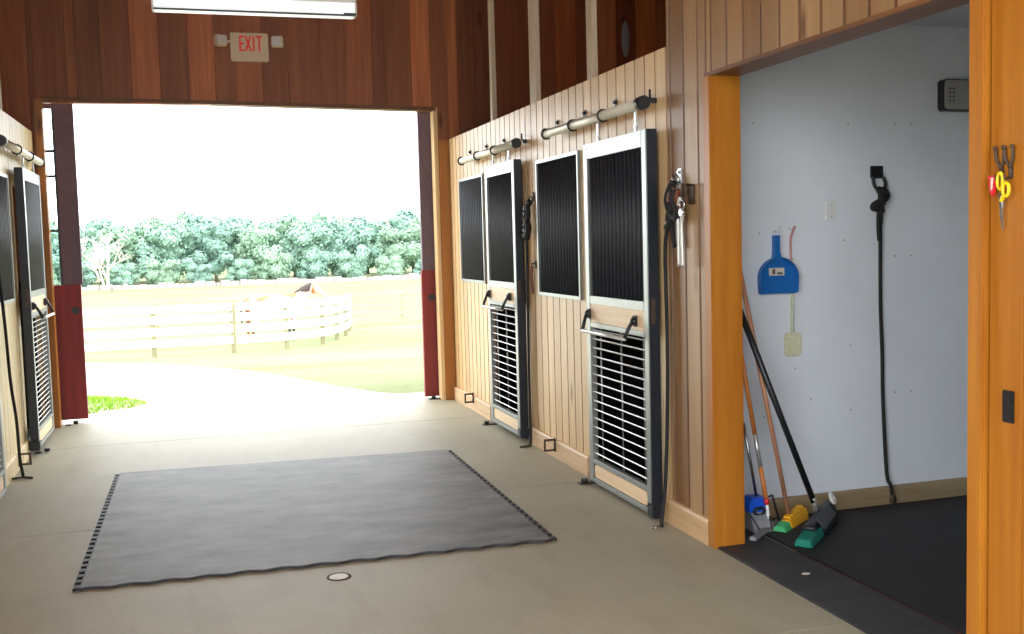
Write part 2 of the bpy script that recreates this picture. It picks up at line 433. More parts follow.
# doorway of the wash bay: jambs, header
struct(MB().box(2.468, 2.643, 4.69, 4.759, 0, 2.386, .004).build('trim_5', MT['orange']))
struct(MB().box(2.468, 2.643, 2.815, 2.887, 0, 2.386, .006).build('trim_6', MT['orange']))
struct(MB().box(2.480, 2.645, 2.80, 4.765, 2.386, 2.406, .002).build('trim_7', MT['header']))
# wash bay shell
m = MB()
for (x0, x1) in ((2.645, 3.926), (3.928, 5.2)):
    for (z0, z1) in ((0, .622), (.6235, 2.76)): m.box(x0, x1, 5.1, 5.101, z0, z1)
m.box(2.645, 5.2, 5.1015, 5.16, 0, 2.76)
m.m = 1
for (x, z) in ((2.95, 2.2), (3.55, 2.2), (3.86, 2.2), (3.97, 2.2), (3.3, .66), (3.86, .66), (3.97, .66), (3.56, .95), (3.86, 1.45), (3.97, 1.45), (3.0, .58), (3.56, .58), (3.2, .84), (3.52, 1.55), (2.98, 1.6)):
    m.cyl((x, 5.102, z), (x, 5.0975, z), .005, 10)
struct(m.build('wall_bay_far', [MT['white'], MT['screw']]))
struct(MB().box(5.2, 5.25, .6, 5.16, 0, 2.76).build('wall_bay_right', MT['white']))
struct(MB().box(2.645, 5.2, .6, .65, 0, 2.76).build('wall_bay_near', MT['white']))
struct(MB().box(2.645, 5.25, .6, 5.16, 2.76, 2.8).build('ceiling_bay', MT['ceilw']))
struct(MB().box(2.647, 5.2, 5.06, 5.099, 0, .115, .004).build('baseboard_bay', MT['basex']))
# baseboards
for (y0, y1) in ((4.762, 5.29), (6.475, 7.74), (8.875, 10.22)):
    m = MB(); m.prism([(2.489, 0), (2.466, 0), (2.466, .118), (2.472, .135), (2.489, .137)], y0, y1, 1)
    struct(m.build('baseboard_right', MT['basey']))
for (y0, y1) in ((7.79, 8.9), (2.6, 6.5)):
    m = MB(); m.prism([(-1.329, 0), (-1.306, 0), (-1.306, .118), (-1.312, .135), (-1.329, .137)], y0, y1, 1)
    struct(m.build('baseboard_left', MT['cream']))
m = MB()
for (x0, x1, y) in ((2.56, 6.0, 10.235), (2.56, 6.0, 7.515), (-5.0, -1.40, 10.235), (-5.0, -1.40, 8.82)): m.box(x0, x1, y, y+.018, 0, 1.35)
struct(m.build('wall_darkening_panel', MT['matblack']))  # black panels added so the stalls look dark behind the louvres
# posts standing on the stall fronts
for (y0, y1) in ((8.65, 8.72), (7.47, 7.62), (6.32, 6.42)):
    struct(MB().box(2.50, 2.539, y0, y1, 2.621, 4.35, .003).build('column_stall', MT['stud']))
struct(MB().box(-1.38, -1.34, 8.72, 8.80, 2.681, 4.35, .003).build('column_stall', MT['stud']))

# ------------------------------------------------------------------ stall doors, grilles, tracks
def stall_door(s, xf, ya, yb, zb, zt, zg, label, nbars=14, nsl=15, inset=.11):
    """s=-1 faces -X (right wall), s=+1 faces +X; ya is the end nearer the camera"""
    X = lambda d: xf-s*d
    root = thing('sliding_stall_door', label, 'stall door', (xf, (ya+yb)/2, zb), None)
    st, T = .062, .04
    def bx(mb, y0, y1, z0, z1, d0=0, d1=T, c=.003): mb.box(X(d0), X(d1), y0, y1, z0, z1, c)
    wl = zg-.052                    # top of wooden rail
    lt, lb = wl-.145, zb+.155       # louvre opening
    f = MB()
    bx(f, ya+.004, ya+st, zb, zt); bx(f, yb-st, yb, zb, zt)
    bx(f, ya+st, yb-st, zt-.092, zt); bx(f, ya+st, yb-st, zg-.05, zg); bx(f, ya+st, yb-st, lt-.002, lt+.028)
    bx(f, ya+st, yb-st, lb-.03, lb); bx(f, ya+st, yb-st, zb, zb+.03)
    f.build('frame', MT['steel'], root)
    e = MB(); e.box(X(-.001), X(T+.022), ya-.014, ya+.004, zb+.06, zt, .003); e.build('edge_channel', MT['navy'], root)
    e = MB(); e.box(X(-.008), X(T+.03), ya-.03, ya+.05, zb-.01, zb+.07, .008); e.build('rubber_bumper', MT['navy'], root)
    e = MB(); e.box(X(.003), X(T), ya+st+.001, yb-st-.001, lt+.029, zg-.051, .003); e.build('wooden_rail', MT['pineY'], root)
    k = MB(); y0, y1, z0, z1 = ya+st+.01, yb-st-.01, zb+.036, lb-.035
    rr = (z1-z0)/2; pts = []
    for i in range(9):
        t = -PI/2+PI*i/8; pts.append((y1-rr*.6+rr*.6*math.cos(t), (z0+z1)/2+rr*math.sin(t)))
    for i in range(9):
        t = PI/2+PI*i/8; pts.append((y0+rr*.6+rr*.6*math.cos(t), (z0+z1)/2+rr*math.sin(t)))
    k.prism(pts, X(.006), X(.03), 0); k.build('kick_board', MT['pineY'], root)
    k = MB(); bx(k, ya+st+.001, yb-st-.001, zb+.031, lb-.031, .031, .036, 0); k.build('kick_back', MT['steel'], root)
    g = MB(); zz0, zz1 = zg, zt-.092
    for i in range(nbars):
        y = ya+st+(yb-ya-2*st)*(i+.5)/nbars
        g.cyl((X(.022), y, zz0-.002), (X(.022), y, zz1+.002), .0145, 8)
    g.build('bar_grille', MT['bar'], root)
    g = MB()
    for i in range(nsl):
        z = lb+(lt-lb)*(i+.6)/nsl
        g.obox((X(.018), ya+st, z), (X(.018), yb-st, z), .005, .0135, (s*.75, 0, .65))
    g.build('louvre_slats', MT['slat'], root)
    g = MB(); 
    for y in (yb-st-.09, (ya+yb)/2, ya+st+.09): g.cyl((X(.036), y, lb-.02), (X(.036), y, lt+.01), .006, 8)
    g.build('louvre_rods', MT['steel'], root)
    # drop handle: two black arms and a bright grip
    zh = wl-.075; hy = (ya+st+.11, yb-st) if s < 0 else (ya+st, yb-st-inset)
    hd = thing_part('pull_handle', root)
    for y in hy:
        h = MB(); h.box(X(0), X(-.018), y-.022, y+.022, zh-.02, zh+.045, .005)
        h.tube([(X(-.010), y, zh+.012), (X(-.03), y, zh+.0), (X(-.052), y-(.03 if y == hy[1] else 0), zh-.035), (X(-.075), y-(.055 if y == hy[1] else 0), zh-.085)], .0115, 8)
        h.ell((X(-.016), y, zh+.012), (.02, .024, .024)); h.build('handle_arm', MT['black'], hd)
    MB().tube([(X(-.075), hy[0]-.005, zh-.088), (X(-.075), hy[1]-.05, zh-.088)], .0115, 10).build('grip', MT['slat'], hd)
    for y in (ya+.17, yb-.22):
        h = MB(); h.box(X(.012), X(.024), y-.013, y+.013, zt-.02, zt+.125, .003)
        h.cyl((X(.006), y, zt+.03), (X(.03), y, zt+.03), .008, 8)
        h.build('roller_hanger', MT['alum'], root)
    # latch plate on the near stile edge
    MB().box(X(.008), X(.034), ya-.018, ya-.010, zg-.12, zg+.02, .002).build('latch_plate', MT['iron'], root)
    return root

def track(s, xc, ya, yb, z, label, capnear=True):
    root = thing('door_track', label, 'door track', (xc, (ya+yb)/2, z))
    R = .030
    MB().cyl((xc, ya, z), (xc, yb, z), R, 20).build('rail_tube', MT['trackm'], root)
    L = yb-ya; W = xc-s*.09
    for i, y in enumerate((yb-.02, ya+L*.66, ya+L*.34)):
        b = MB(); b.torus((xc, y, z), R+.003, .008, (0, 1, 0)); b.box(xc, W, y-.014, y+.014, z+.02, z+.038)
        b.box(xc-s*.086, W, y-.02, y+.02, z+.0, z+.10, .003)
        b.cyl((xc-s*.086, y, z+.08), (xc-s*.070, y, z+.08), .011, 8)
        b.build('bracket', MT['black'], root)
    c = MB(); c.cyl((xc, ya-.05, z), (xc, ya+.012, z), R+.008, 20); c.box(xc-s*.055, W, ya-.026, ya-.008, z+.0, z+.03, .003); c.cyl((xc-s*.05, ya-.016, z+.02), (xc-s*.05, ya-.016, z+.075), .007, 8)
    c.build('end_cap', MT['black'], root)
    return root

def grille_window(s, xf, ya, yb, zb, zt, label):
    X = lambda d: xf-s*d
    root = thing('stall_grille_window', label, 'stall window', (xf, (ya+yb)/2, zb))
    f = MB(); w = .024
    f.box(X(0), X(.035), ya, ya+w, zb, zt, .002); f.box(X(0), X(.035), yb-w, yb, zb, zt, .002)
    f.box(X(0), X(.035), ya+w, yb-w, zt-w, zt, .002); f.box(X(0), X(.035), ya+w, yb-w, zb, zb+w, .002)
    f.build('frame', MT['steel'], root)
    g = MB(); n = 14
    for i in range(n):
        y = ya+w+(yb-ya-2*w)*(i+.5)/n; g.cyl((X(.02), y, zb+w-.002), (X(.02), y, zt-w+.002), .0145, 8)
    g.build('bar_grille', MT['bar'], root)

stall_door(-1, 2.40, 5.30, 6.26, .03, 2.19, 1.235, 'steel framed stall door on the right wall beside the wash bay doorway')
stall_door(-1, 2.40, 7.77, 8.61, .05, 2.225, 1.265, 'steel framed stall door on the right wall nearest the open barn doorway')
stall_door(1, -1.235, 8.87, 9.80, .06, 2.265, 1.30, 'stall door on the left wall with white grip, next to the opening', 14, 22)
stall_door(1, -1.235, 6.42, 7.37, .06, 2.2, 1.28, 'stall door cut off at the left picture edge, only its louvred foot showing', 14, 22, .32)
track(-1, 2.40, 5.36, 6.99, 2.335, 'round steel door track above the stall door beside the wash bay')
track(-1, 2.40, 7.71, 9.40, 2.34, 'round steel door track above the right stall door nearest the opening')
track(1, -1.24, 8.02, 9.95, 2.385, 'round steel door track along the left wall planks')
track(1, -1.24, 5.8, 7.5, 2.38, 'round steel track over the stall door at the left picture edge')
grille_window(-1, 2.468, 6.545, 7.44, 1.185, 2.185, 'barred stall window left of the stall door beside the wash bay')
grille_window(-1, 2.468, 8.945, 9.80, 1.22, 2.195, 'barred stall window on the right wall in the corner by the opening')
grille_window(1, -1.308, 7.83, 8.65, 1.24, 2.19, 'barred stall window on the left wall at the picture edge')

# floor guides
def guide(x, y, s, label, g='floor guides of the sliding stall doors'):
    r = thing('door_guide', label, 'door guide', (x, y, 0), None)
    MB().box(x-.04, x+.09*(-s)+.0, y-.03, y+.03, 0, .008, .002).build('foot_plate', MT['black'], r)
    MB().cyl((x, y, .008), (x, y, .034), .022, 14).build('roller', MT['black'], r)
guide(2.375, 6.30, -1, 'small black floor guide at the far foot of the near right stall door')
guide(2.375, 8.68, -1, 'small black floor guide at the far foot of the farther right stall door')
guide(-1.2, 9.02, 1, 'small black floor guide at the foot of the left stall door')
guide(-1.12, 10.36, 1, 'black floor guide under the red barn door on the left')
guide(2.28, 10.36, -1, 'black floor guide under the red barn door on the right')

# square steel loops on the baseboards
def loop(s, x, y, z, label):
    r = thing('square_loop', label, 'metal loop', (x, y, z))
    d = .038; b = MB()
    pts = [(x+s*.004, y, z-d), (x+s*.08, y, z-d), (x+s*.08, y, z+d), (x+s*.004, y, z+d)]
    for p, q in zip(pts, pts[1:]+pts[:1]): b.tube([p, q], .008, 8)
    for p in pts: b.ell(p, (.009,)*3, seg=8, rings=6)
    b.build('ring', MT['iron'], r)
    MB().box(x, x+s*.005, y-.02, y+.02, z-d-.012, z+d+.012, .001).build('staple', MT['iron'], r)
loop(-1, 2.466, 7.13, .098, 'square steel loop on the right baseboard between the two stall doors')
loop(-1, 2.466, 9.46, .125, 'square steel loop on the right baseboard beside the corner post')
loop(1, -1.306, 8.33, .085, 'square steel loop on the left baseboard by the black tie strap')

# ------------------------------------------------------------------ hanging tack
def smooth(pts, n=6):
    P = [Vector(p) for p in pts]; out = []
    for i in range(len(P)-1):
        p0, p1, p2, p3 = P[max(i-1, 0)], P[i], P[i+1], P[min(i+2, len(P)-1)]
        for k in range(n):
            t = k/n
            out.append(.5*((2*p1)+(-p0+p2)*t+(2*p0-5*p1+4*p2-p3)*t*t+(-p0+3*p1-3*p2+p3)*t**3))
    out.append(P[-1]); return out

# near right tie
r = thing('cross_tie', 'black cross-tie strap knotted on the wall between near stall door and wash bay', 'tie strap', (2.455, 5.12, 1.9))
b = MB(); b.box(2.478, 2.4895, 5.078, 5.122, 1.875, 1.955, .004); b.cyl((2.478, 5.10, 1.935), (2.468, 5.10, 1.935), .008, 8)
b.torus((2.458, 5.10, 1.895), .026, .006, (1, .3, 0)); b.build('wall_ring', MT['chrome'], r)
b = MB(); b.tube(smooth([(2.455, 5.11, 1.885), (2.445, 5.145, 1.845), (2.44, 5.165, 1.79), (2.44, 5.13, 1.73), (2.44, 5.06, 1.69), (2.44, 5.045, 1.74), (2.445, 5.09, 1.77), (2.45, 5.16, 1.72), (2.45, 5.175, 1.68)]), .021, 8)
b.tube(smooth([(2.44, 5.10, 1.86), (2.435, 5.09, 1.80), (2.435, 5.11, 1.73), (2.44, 5.14, 1.67), (2.45, 5.20, 1.645)]), .019, 8)
b.tube(smooth([(2.445, 5.12, 1.70), (2.45, 5.13, 1.62), (2.452, 5.11, 1.54)]), .012, 8); b.build('knot', MT['webbing'], r)
MB().tube(smooth([(2.44, 5.085, 1.855), (2.43, 5.12, 1.81), (2.43, 5.125, 1.78)]), .013, 8).build('leather_keeper', MT['leather'], r)
b = MB(); b.tube(smooth([(2.45, 5.19, 1.66), (2.45, 5.225, 1.5), (2.45, 5.215, 1.08), (2.45, 5.225, .7), (2.44, 5.245, .25), (2.40, 5.215, .05), (2.385, 5.19, .012)]), .011, 8); b.build('strap', MT['webbing'], r)
b = MB(); b.tube([(2.385, 5.195, .012), (2.33, 5.19, .008)], .007, 8); b.torus((2.35, 5.192, .010), .018, .004, (0, 0, 1)); b.build('snap_hook', MT['chrome'], r)
r.location.y -= .045
# pair of long-handled tongs on a hook
r = thing('metal_twitch', 'long silver-handled metal clamp hanging on a hook beside the black cross-tie', 'tool', (2.46, 4.93, 1.85))
b = MB(); b.box(2.478, 2.4895, 4.89, 4.955, 1.76, 1.865, .004); b.tube([(2.478, 4.905, 1.86), (2.44, 4.90, 1.865), (2.435, 4.90, 1.80)], .006, 8); b.tube([(2.478, 4.94, 1.86), (2.44, 4.945, 1.865), (2.435, 4.94, 1.80)], .006, 8); b.build('hook', MT['iron'], r)
b = MB(); b.cyl((2.452, 4.945, 1.72), (2.428, 4.945, 1.72), .02, 12); b.torus((2.44, 4.945, 1.76), .026, .006, (1, 0, 0)); b.build('pivot', MT['chrome'], r)
MB().tube(smooth([(2.44, 4.965, 1.80), (2.44, 4.995, 1.74), (2.44, 4.993, 1.6), (2.44, 4.993, 1.44)]), .0095, 10).build('handle', MT['slat'], r)
MB().tube(smooth([(2.44, 4.935, 1.72), (2.44, 4.955, 1.66), (2.44, 4.952, 1.55), (2.44, 4.950, 1.44)]), .0095, 10).build('handle', MT['slat'], r)
MB().tube(smooth([(2.45, 5.0, 1.84), (2.445, 5.02, 1.80), (2.445, 5.0, 1.76), (2.445, 4.97, 1.74)]), .016, 8).build('leather_loop', MT['leather'], r)
# far right tie (chain)
r = thing('cross_tie', 'dark knotted cross-tie with chain on the right wall between the stall doors', 'tie strap', (2.455, 7.58, 1.9))
b = MB(); b.box(2.478, 2.4895, 7.53, 7.57, 1.89, 1.96, .004); b.torus((2.462, 7.55, 1.90), .026, .006, (1, .3, 0)); b.build('wall_ring', MT['iron'], r)
b = MB(); b.tube(smooth([(2.455, 7.55, 1.885), (2.445, 7.62, 1.84), (2.44, 7.60, 1.76), (2.44, 7.55, 1.70), (2.445, 7.59, 1.65), (2.445, 7.62, 1.61)]), .024, 8)
b.tube(smooth([(2.44, 7.56, 1.86), (2.435, 7.54, 1.79), (2.44, 7.60, 1.72), (2.44, 7.63, 1.66)]), .02, 8); b.build('knot', MT['webbing'], r)
b = MB()
for i in range(6): b.torus((2.418, 7.565+.02*(i % 2)+.006*i, 1.84-.042*i), .012, .004, (1, .6*(-1)**i, 0), 10, 6)
b.build('chain', MT['chrome'], r)
b = MB(); b.tube(smooth([(2.445, 7.61, 1.62), (2.45, 7.645, 1.2), (2.45, 7.66, .7), (2.45, 7.665, .3), (2.43, 7.60, .06), (2.41, 7.57, .012)]), .011, 8); b.build('strap', MT['webbing'], r)
b = MB(); b.tube([(2.41, 7.572, .011), (2.34, 7.60, .008)], .008, 8); b.torus((2.37, 7.588, .010), .018, .004, (0, 0, 1)); b.build('snap_hook', MT['iron'], r)
# short lead with brass bits below it
r = thing('leather_lead', 'short brown lead with iron snap on the narrow boards between stall doors', 'lead', (2.465, 7.54, 1.45))
b = MB(); b.box(2.478, 2.4895, 7.52, 7.56, 1.38, 1.44, .003); b.tube([(2.478, 7.54, 1.42), (2.455, 7.54, 1.42), (2.455, 7.54, 1.39)], .006, 8); b.build('hook', MT['iron'], r)
MB().tube(smooth([(2.455, 7.54, 1.40), (2.452, 7.545, 1.33), (2.455, 7.54, 1.26), (2.458, 7.545, 1.19)]), .012, 8).build('strap', MT['leather'], r)
# left tie
r = thing('cross_tie', 'black cross-tie strap hanging down the left wall to the floor', 'tie strap', (-1.3, 8.0, 1.8))
b = MB(); b.box(-1.3295, -1.318, 7.80, 7.85, 1.80, 1.87, .004); b.torus((-1.30, 7.825, 1.80), .026, .006, (1, .3, 0)); b.build('wall_ring', MT['iron'], r)
b = MB(); b.tube(smooth([(-1.295, 7.825, 1.79), (-1.295, 7.87, 1.55), (-1.295, 7.95, 1.42), (-1.29, 8.02, 1.07), (-1.28, 8.03, .7), (-1.262, 8.06, .42), (-1.25, 8.03, .16), (-1.235, 8.02, .02)]), .011, 8); b.build('strap', MT['webbing'], r)
b = MB(); b.tube([(-1.235, 8.02, .012), (-1.17, 7.99, .009)], .009, 8); b.tube([(-1.235, 8.02, .012), (-1.31, 8.01, .009)], .008, 8); b.build('snap_hook', MT['black'], r)
# wash bay tie
r = thing('cross_tie', 'black cross-tie hanging against the white wash bay wall', 'tie strap', (3.75, 5.09, 1.9))
b = MB(); b.box(3.705, 3.785, 5.082, 5.0975, 1.895, 1.965, .003); b.build('wall_mount', MT['black'], r)
b = MB(); b.tube(smooth([(3.715, 5.08, 1.90), (3.717, 5.075, 1.86), (3.742, 5.07, 1.82)]), .010, 8); b.tube(smooth([(3.782, 5.08, 1.90), (3.792, 5.075, 1.86), (3.775, 5.07, 1.82)]), .010, 8); b.build('ring', MT['black'], r)
b = MB(); b.tube(smooth([(3.735, 5.065, 1.83), (3.775, 5.055, 1.815), (3.785, 5.055, 1.79), (3.75, 5.05, 1.765), (3.71, 5.055, 1.745), (3.70, 5.055, 1.73), (3.735, 5.06, 1.725), (3.765, 5.06, 1.76)]), .021, 8); b.tube(smooth([(3.755, 5.065, 1.82), (3.745, 5.05, 1.77), (3.757, 5.06, 1.70)]), .017, 8); b.build('knot', MT['webbing'], r)
b = MB(); b.tube(smooth([(3.757, 5.068, 1.72), (3.762, 5.08, 1.62), (3.768, 5.088, 1.2), (3.778, 5.086, .9), (3.783, 5.086, .62), (3.796, 5.07, .2), (3.805, 5.045, .13), (3.812, 5.04, .055)]), [.014]*6+[.0105]*35+[.014]*2, 8)
b.tube(smooth([(3.742, 5.068, 1.73), (3.745, 5.075, 1.62), (3.755, 5.08, 1.54)]), .011, 8); b.build('strap', MT['webbing'], r)
b = MB(); b.ell((3.812, 5.035, .048), (.022, .016, .03)); b.build('snap_hook', MT['iron'], r)
r.location.x -= .016

# ------------------------------------------------------------------ wash bay objects
# dustpan
r = thing('dustpan', 'blue plastic dustpan with paper sticker hanging on the white wall', 'dustpan', (3.08, 5.09, 1.45))
out = []
cx, zb_, zt_ = 3.078, 1.272, 1.468
for i in range(17):
    t = PI*i/16; out.append((cx+.117*math.cos(t), 1.352+.112*math.sin(t)))
prof = [(cx+.113, zb_)]+out+[(cx-.113, zb_)]
b = MB(); b.prism(prof, 5.082, 5.086, 1)
for p, q in zip(prof, prof[1:]):
    b.obox((p[0], 5.068, p[1]), (q[0], 5.068, q[1]), .036, .006, (p[0]+q[0]-2*cx, 0, p[1]+q[1]-2*1.35))
b.obox((cx-.113, 5.076, zb_), (cx+.113, 5.076, zb_), .014, .012, (0, 0, 1)); b.build('pan', MT['bluep'], r)
b = MB(); b.prism([(cx-.034, 1.452), (cx+.018, 1.452), (cx+.004, 1.50), (cx+.004, 1.588), (cx-.028, 1.588), (cx-.028, 1.50)], 5.055, 5.084, 1); b.build('handle', MT['bluep'], r)
b = MB(); b.box(cx-.05, cx+.045, 5.0795, 5.0822, 1.366, 1.408); b.m = 1; b.box(cx-.03, cx-.012, 5.079, 5.0815, 1.374, 1.402); b.box(cx+.0, cx+.034, 5.079, 5.0815, 1.372, 1.384); b.build('sticker', [MT['sticker'], MT['stickerdk']], r)
b = MB(); b.tube([(3.07, 5.099, 1.61), (3.07, 5.06, 1.605), (3.07, 5.055, 1.635)], .004, 8); tag(b.build('wall_hook', MT['plate']), 'small white hook holding up the blue dustpan', 'hook')
# fly swatter
r = thing('fly_swatter', 'cream fly swatter hanging half behind the blue dustpan', 'fly swatter', (3.18, 5.092, 1.3))
b = MB(); b.tube(smooth([(3.20, 5.093, 1.635), (3.185, 5.093, 1.605), (3.172, 5.093, 1.56), (3.172, 5.093, 1.45)]), .007, 8); b.build('handle', MT['pinkp'], r)
b = MB(); b.tube([(3.172, 5.094, 1.46), (3.172, 5.094, 1.04)], .0045, 8); b.tube([(3.188, 5.094, 1.46), (3.188, 5.094, 1.04)], .0045, 8); b.build('wire_shaft', MT['swat'], r)
pp = []
for (sx, sz, a0) in ((3.213, 1.02, 0), (3.147, 1.02, PI/2), (3.150, .932, PI), (3.213, .932, 1.5*PI)):
    for i in range(5): pp.append((sx+.022*math.cos(a0+PI/2*i/4), sz+.022*math.sin(a0+PI/2*i/4)))
b = MB(); b.prism(pp, 5.089, 5.093, 1)
for i in range(9): b.box(3.135+.011*i, 3.138+.011*i, 5.0868, 5.0895, .915, 1.038)
b.build('head', MT['swat'], r)
b = MB(); b.tube([(3.165, 5.099, 1.625), (3.165, 5.07, 1.62), (3.165, 5.066, 1.64)], .0035, 8); tag(b.build('wall_hook', MT['plate']), 'small white hook holding up the cream fly swatter', 'hook')
# blank plate
r = thing('wall_plate', 'blank white cover plate on the wash bay wall between dustpan and strap', 'wall plate', (3.446, 5.095, 1.718))
MB().box(3.411, 3.481, 5.092, 5.0995, 1.664, 1.772, .003).build('plate', MT['plate'], r)
for z in (1.685, 1.75): MB().cyl((3.446, 5.0925, z), (3.446, 5.0905, z), .004, 10).build('screw', MT['screw'], r)
r.location.x -= .013
# grey vent / heater box
WH = r = thing('wall_heater', 'grey wall box with black rim high on the white wash bay wall', 'wall box', (4.29, 5.08, 2.37))
def rrect(x0, x1, z0, z1, rd):
    o = []
    for (sx, sz, a0) in ((x1-rd, z1-rd, 0), (x0+rd, z1-rd, PI/2), (x0+rd, z0+rd, PI), (x1-rd, z0+rd, 1.5*PI)):
        for i in range(5): o.append((sx+rd*math.cos(a0+PI/2*i/4), sz+rd*math.sin(a0+PI/2*i/4)))
    return o
MB().prism(rrect(4.148, 4.46, 2.295, 2.475, .025), 5.05, 5.0995, 1).build('rim', MT['black'], r)
MB().prism(rrect(4.155, 4.453, 2.303, 2.467, .02), 5.040, 5.052, 1).build('face', MT['greyvent'], r)
b = MB()
for i in range(2):
    for j in range(4): b.cyl((4.186+.024*i, 5.041, 2.35+.023*j), (4.186+.024*i, 5.0385, 2.35+.023*j), .006, 10)
b.build('vent_holes', MT['outdark'], r)

WH.location.z -= .02
# mats in the wash bay
b = MB(); b.box(2.487, 2.806, .66, 5.058, 0, .012, .003); tag(b.build('rubber_mat', MT['matdark'], None, (2.65, 3, 0)), 'narrow dark rubber mat strip along the wash bay doorway', 'mat')
b = MB(); b.box(2.828, 5.195, .66, 5.058, 0, .016, .003); tag(b.build('rubber_mat', MT['matblack'], None, (4, 3, 0)), 'wide black rubber mat covering the wash bay floor', 'mat')
b = MB(); random.seed(3)
pts = [(2.807, 4.5), (2.807, .7), (2.827, .7), (2.827, 4.5)]; b.prism(pts, .0005, .004, 2)
tag(b.build('dirt_line', MT['dirt']), 'reddish dirt line in the seam between the black wash bay mats', 'dirt')['kind'] = 'stuff'
b = MB(); b.ell((2.66, 4.16, .0135), (.022, .014, .003)); tag(b.build('pale_scrap', MT['sticker']), 'small pale scrap lying on the dark rubber strip', 'scrap')

FZ = .016
# lobby dustpan (blue) with chrome handle
r = thing('lobby_dustpan', 'upright lobby dustpan, blue hood and chrome handle, against the doorway post', 'dustpan', (2.80, 4.9, FZ))
yb_ = 4.90
b = MB()
b.prism([(2.772, .115), (2.888, .115), (2.888, .155), (2.866, .192), (2.792, .192), (2.772, .155)], yb_-.03, yb_+.05, 1); b.build('hood', MT['blueb'], r)
b = MB(); b.add([(2.776, yb_-.025, .116), (2.884, yb_-.025, .116), (2.895, yb_-.085, FZ+.002), (2.772, yb_-.085, FZ+.002), (2.776, yb_+.04, .116), (2.884, yb_+.04, .116), (2.895, yb_+.04, FZ+.002), (2.772, yb_+.04, FZ+.002)],
  [(0, 1, 2, 3), (7, 6, 5, 4), (0, 4, 5, 1), (1, 5, 6, 2), (2, 6, 7, 3), (3, 7, 4, 0)]); b.build('pan', MT['greyp'], r)
b = MB(); b.torus((2.83, yb_-.033, .118), .026, .009, (0, 1, .3), squash=(1.2, .8)); b.build('pivot_collar', MT['black'], r)
MB().cyl((2.772, yb_-.032, .11), (2.80, yb_-.095, FZ+.012), .004, 8).build('wire_brace', MT['black'], r); MB().cyl((2.885, yb_-.032, .11), (2.87, yb_-.095, FZ+.012), .004, 8).build('wire_brace', MT['black'], r)
b = MB(); b.cyl((2.837, yb_+.01, .19), (2.747, yb_-.02, .60), .0085, 10); b.build('handle', MT['chrome'], r)
# squeegee
r = thing('floor_squeegee', 'floor squeegee with grey bar and black wire brace, orange wooden handle', 'squeegee', (2.86, 4.84, FZ))
b = MB(); b.obox((2.69, 4.70, FZ+.012), (3.03, 4.972, FZ+.012), .035, .022, c=.005); b.build('bar', MT['greyp'], r)
b = MB(); ap = (2.872, 4.86, .19)
b.tube([(2.915, 4.88, .195), (2.985, 4.925, FZ+.02)], .0065, 8); b.tube([ap, (2.915, 4.88, .195)], .006, 8); b.build('wire_brace', MT['black'], r)
MB().tube([(2.866, 4.855, .17), (2.885, 4.86, FZ+.022)], .009, 8).build('socket', MT['plate'], r)
def lerp(a, b, t): return tuple(x+(y-x)*t for x, y in zip(a, b))
h0, h1 = (2.868, 4.857, .165), (2.692, 4.83, 1.065)
MB().cyl(h0, lerp(h0, h1, .22), .0125, 12).build('lower_handle', MT['handlewood'], r)
MB().cyl(lerp(h0, h1, .22), lerp(h0, h1, .42), .0122, 12).build('taped_section', MT['alum'], r)
MB().cyl(lerp(h0, h1, .42), h1, .0125, 12).build('upper_handle', MT['handlewood'], r)
MB().cyl(lerp(h0, h1, -.01), lerp(h0, h1, .025), .015, 12).build('collar', MT['redp'], r)
# angle broom yellow / green
r = thing('broom', 'broom with yellow and green bristles and pale wooden handle', 'broom', (3.03, 4.89, FZ))
e0, e1 = Vector((2.90, 4.79, 0)), Vector((3.17, 4.985, 0)); dd = (e1-e0); nn = Vector((-dd.y, dd.x, 0)).normalized()
def wedge(t0, t1, zt0, zt1, wb, wt, zb0=FZ):
    k = MB(); A, B = e0+dd*t0, e0+dd*t1
    vs = []
    for P, zt in ((A, zt0), (B, zt1)):
        vs += [P-nn*wb+Vector((0, 0, zb0)), P+nn*wb+Vector((0, 0, zb0)), P+nn*wt+Vector((0, 0, zt)), P-nn*wt+Vector((0, 0, zt))]
    k.add(vs, [(0, 1, 2, 3), (7, 6, 5, 4), (0, 4, 5, 1), (1, 5, 6, 2), (2, 6, 7, 3), (3, 7, 4, 0)]); return k
wedge(.27, 1.0, .06, .085, .042, .024).build('bristles', MT['yellow'], r)
wedge(0, .268, .045, .06, .042, .026).build('bristle_tip', MT['greenl'], r)
b = wedge(.3, .9, .08, .1, .024, .018, .066); b.build('block', MT['yellow'], r)
top = (2.695, 4.826, 1.46); bot = (3.012, 4.876, .085)
MB().cyl(bot, top, .0125, 12).build('handle', MT['handlepale'], r)
for ch in list(r.children):
    if ch.name.split('.')[0] in ('bristles', 'bristle_tip', 'block'): bv = ch.modifiers.new('Bevel', 'BEVEL'); bv.width = .012; bv.segments = 3
# big push broom teal with black handle
r = thing('broom', 'large broom with teal green bristles, black block and long black handle', 'broom', (3.05, 4.68, FZ))
e0, e1 = Vector((2.86, 4.50, 0)), Vector((3.26, 4.86, 0)); dd = (e1-e0); nn = Vector((-dd.y, dd.x, 0)).normalized()
wedge(0, .45, .06, .085, .05, .036).build('bristles', MT['teal'], r)
wedge(.452, 1.0, .085, .10, .05, .036).build('dark_bristles', MT['navy'], r)
b = wedge(.2, 1.0, .10, .14, .04, .026, .076); b.build('block', MT['black'], r)
P0, P1 = e0+dd*.3, e0+dd*.72
b = MB(); b.obox((P0.x+.03, P0.y-.035, .108), (P1.x+.03, P1.y-.035, .135), .07, .006, (.5, -.6, .6)); b.build('scraper_plate', MT['scrap'], r)
b = MB(); b.torus((3.235, 4.80, .165), .026, .009, (.6, -.6, .4)); b.build('hanging_ring', MT['plate'], r)
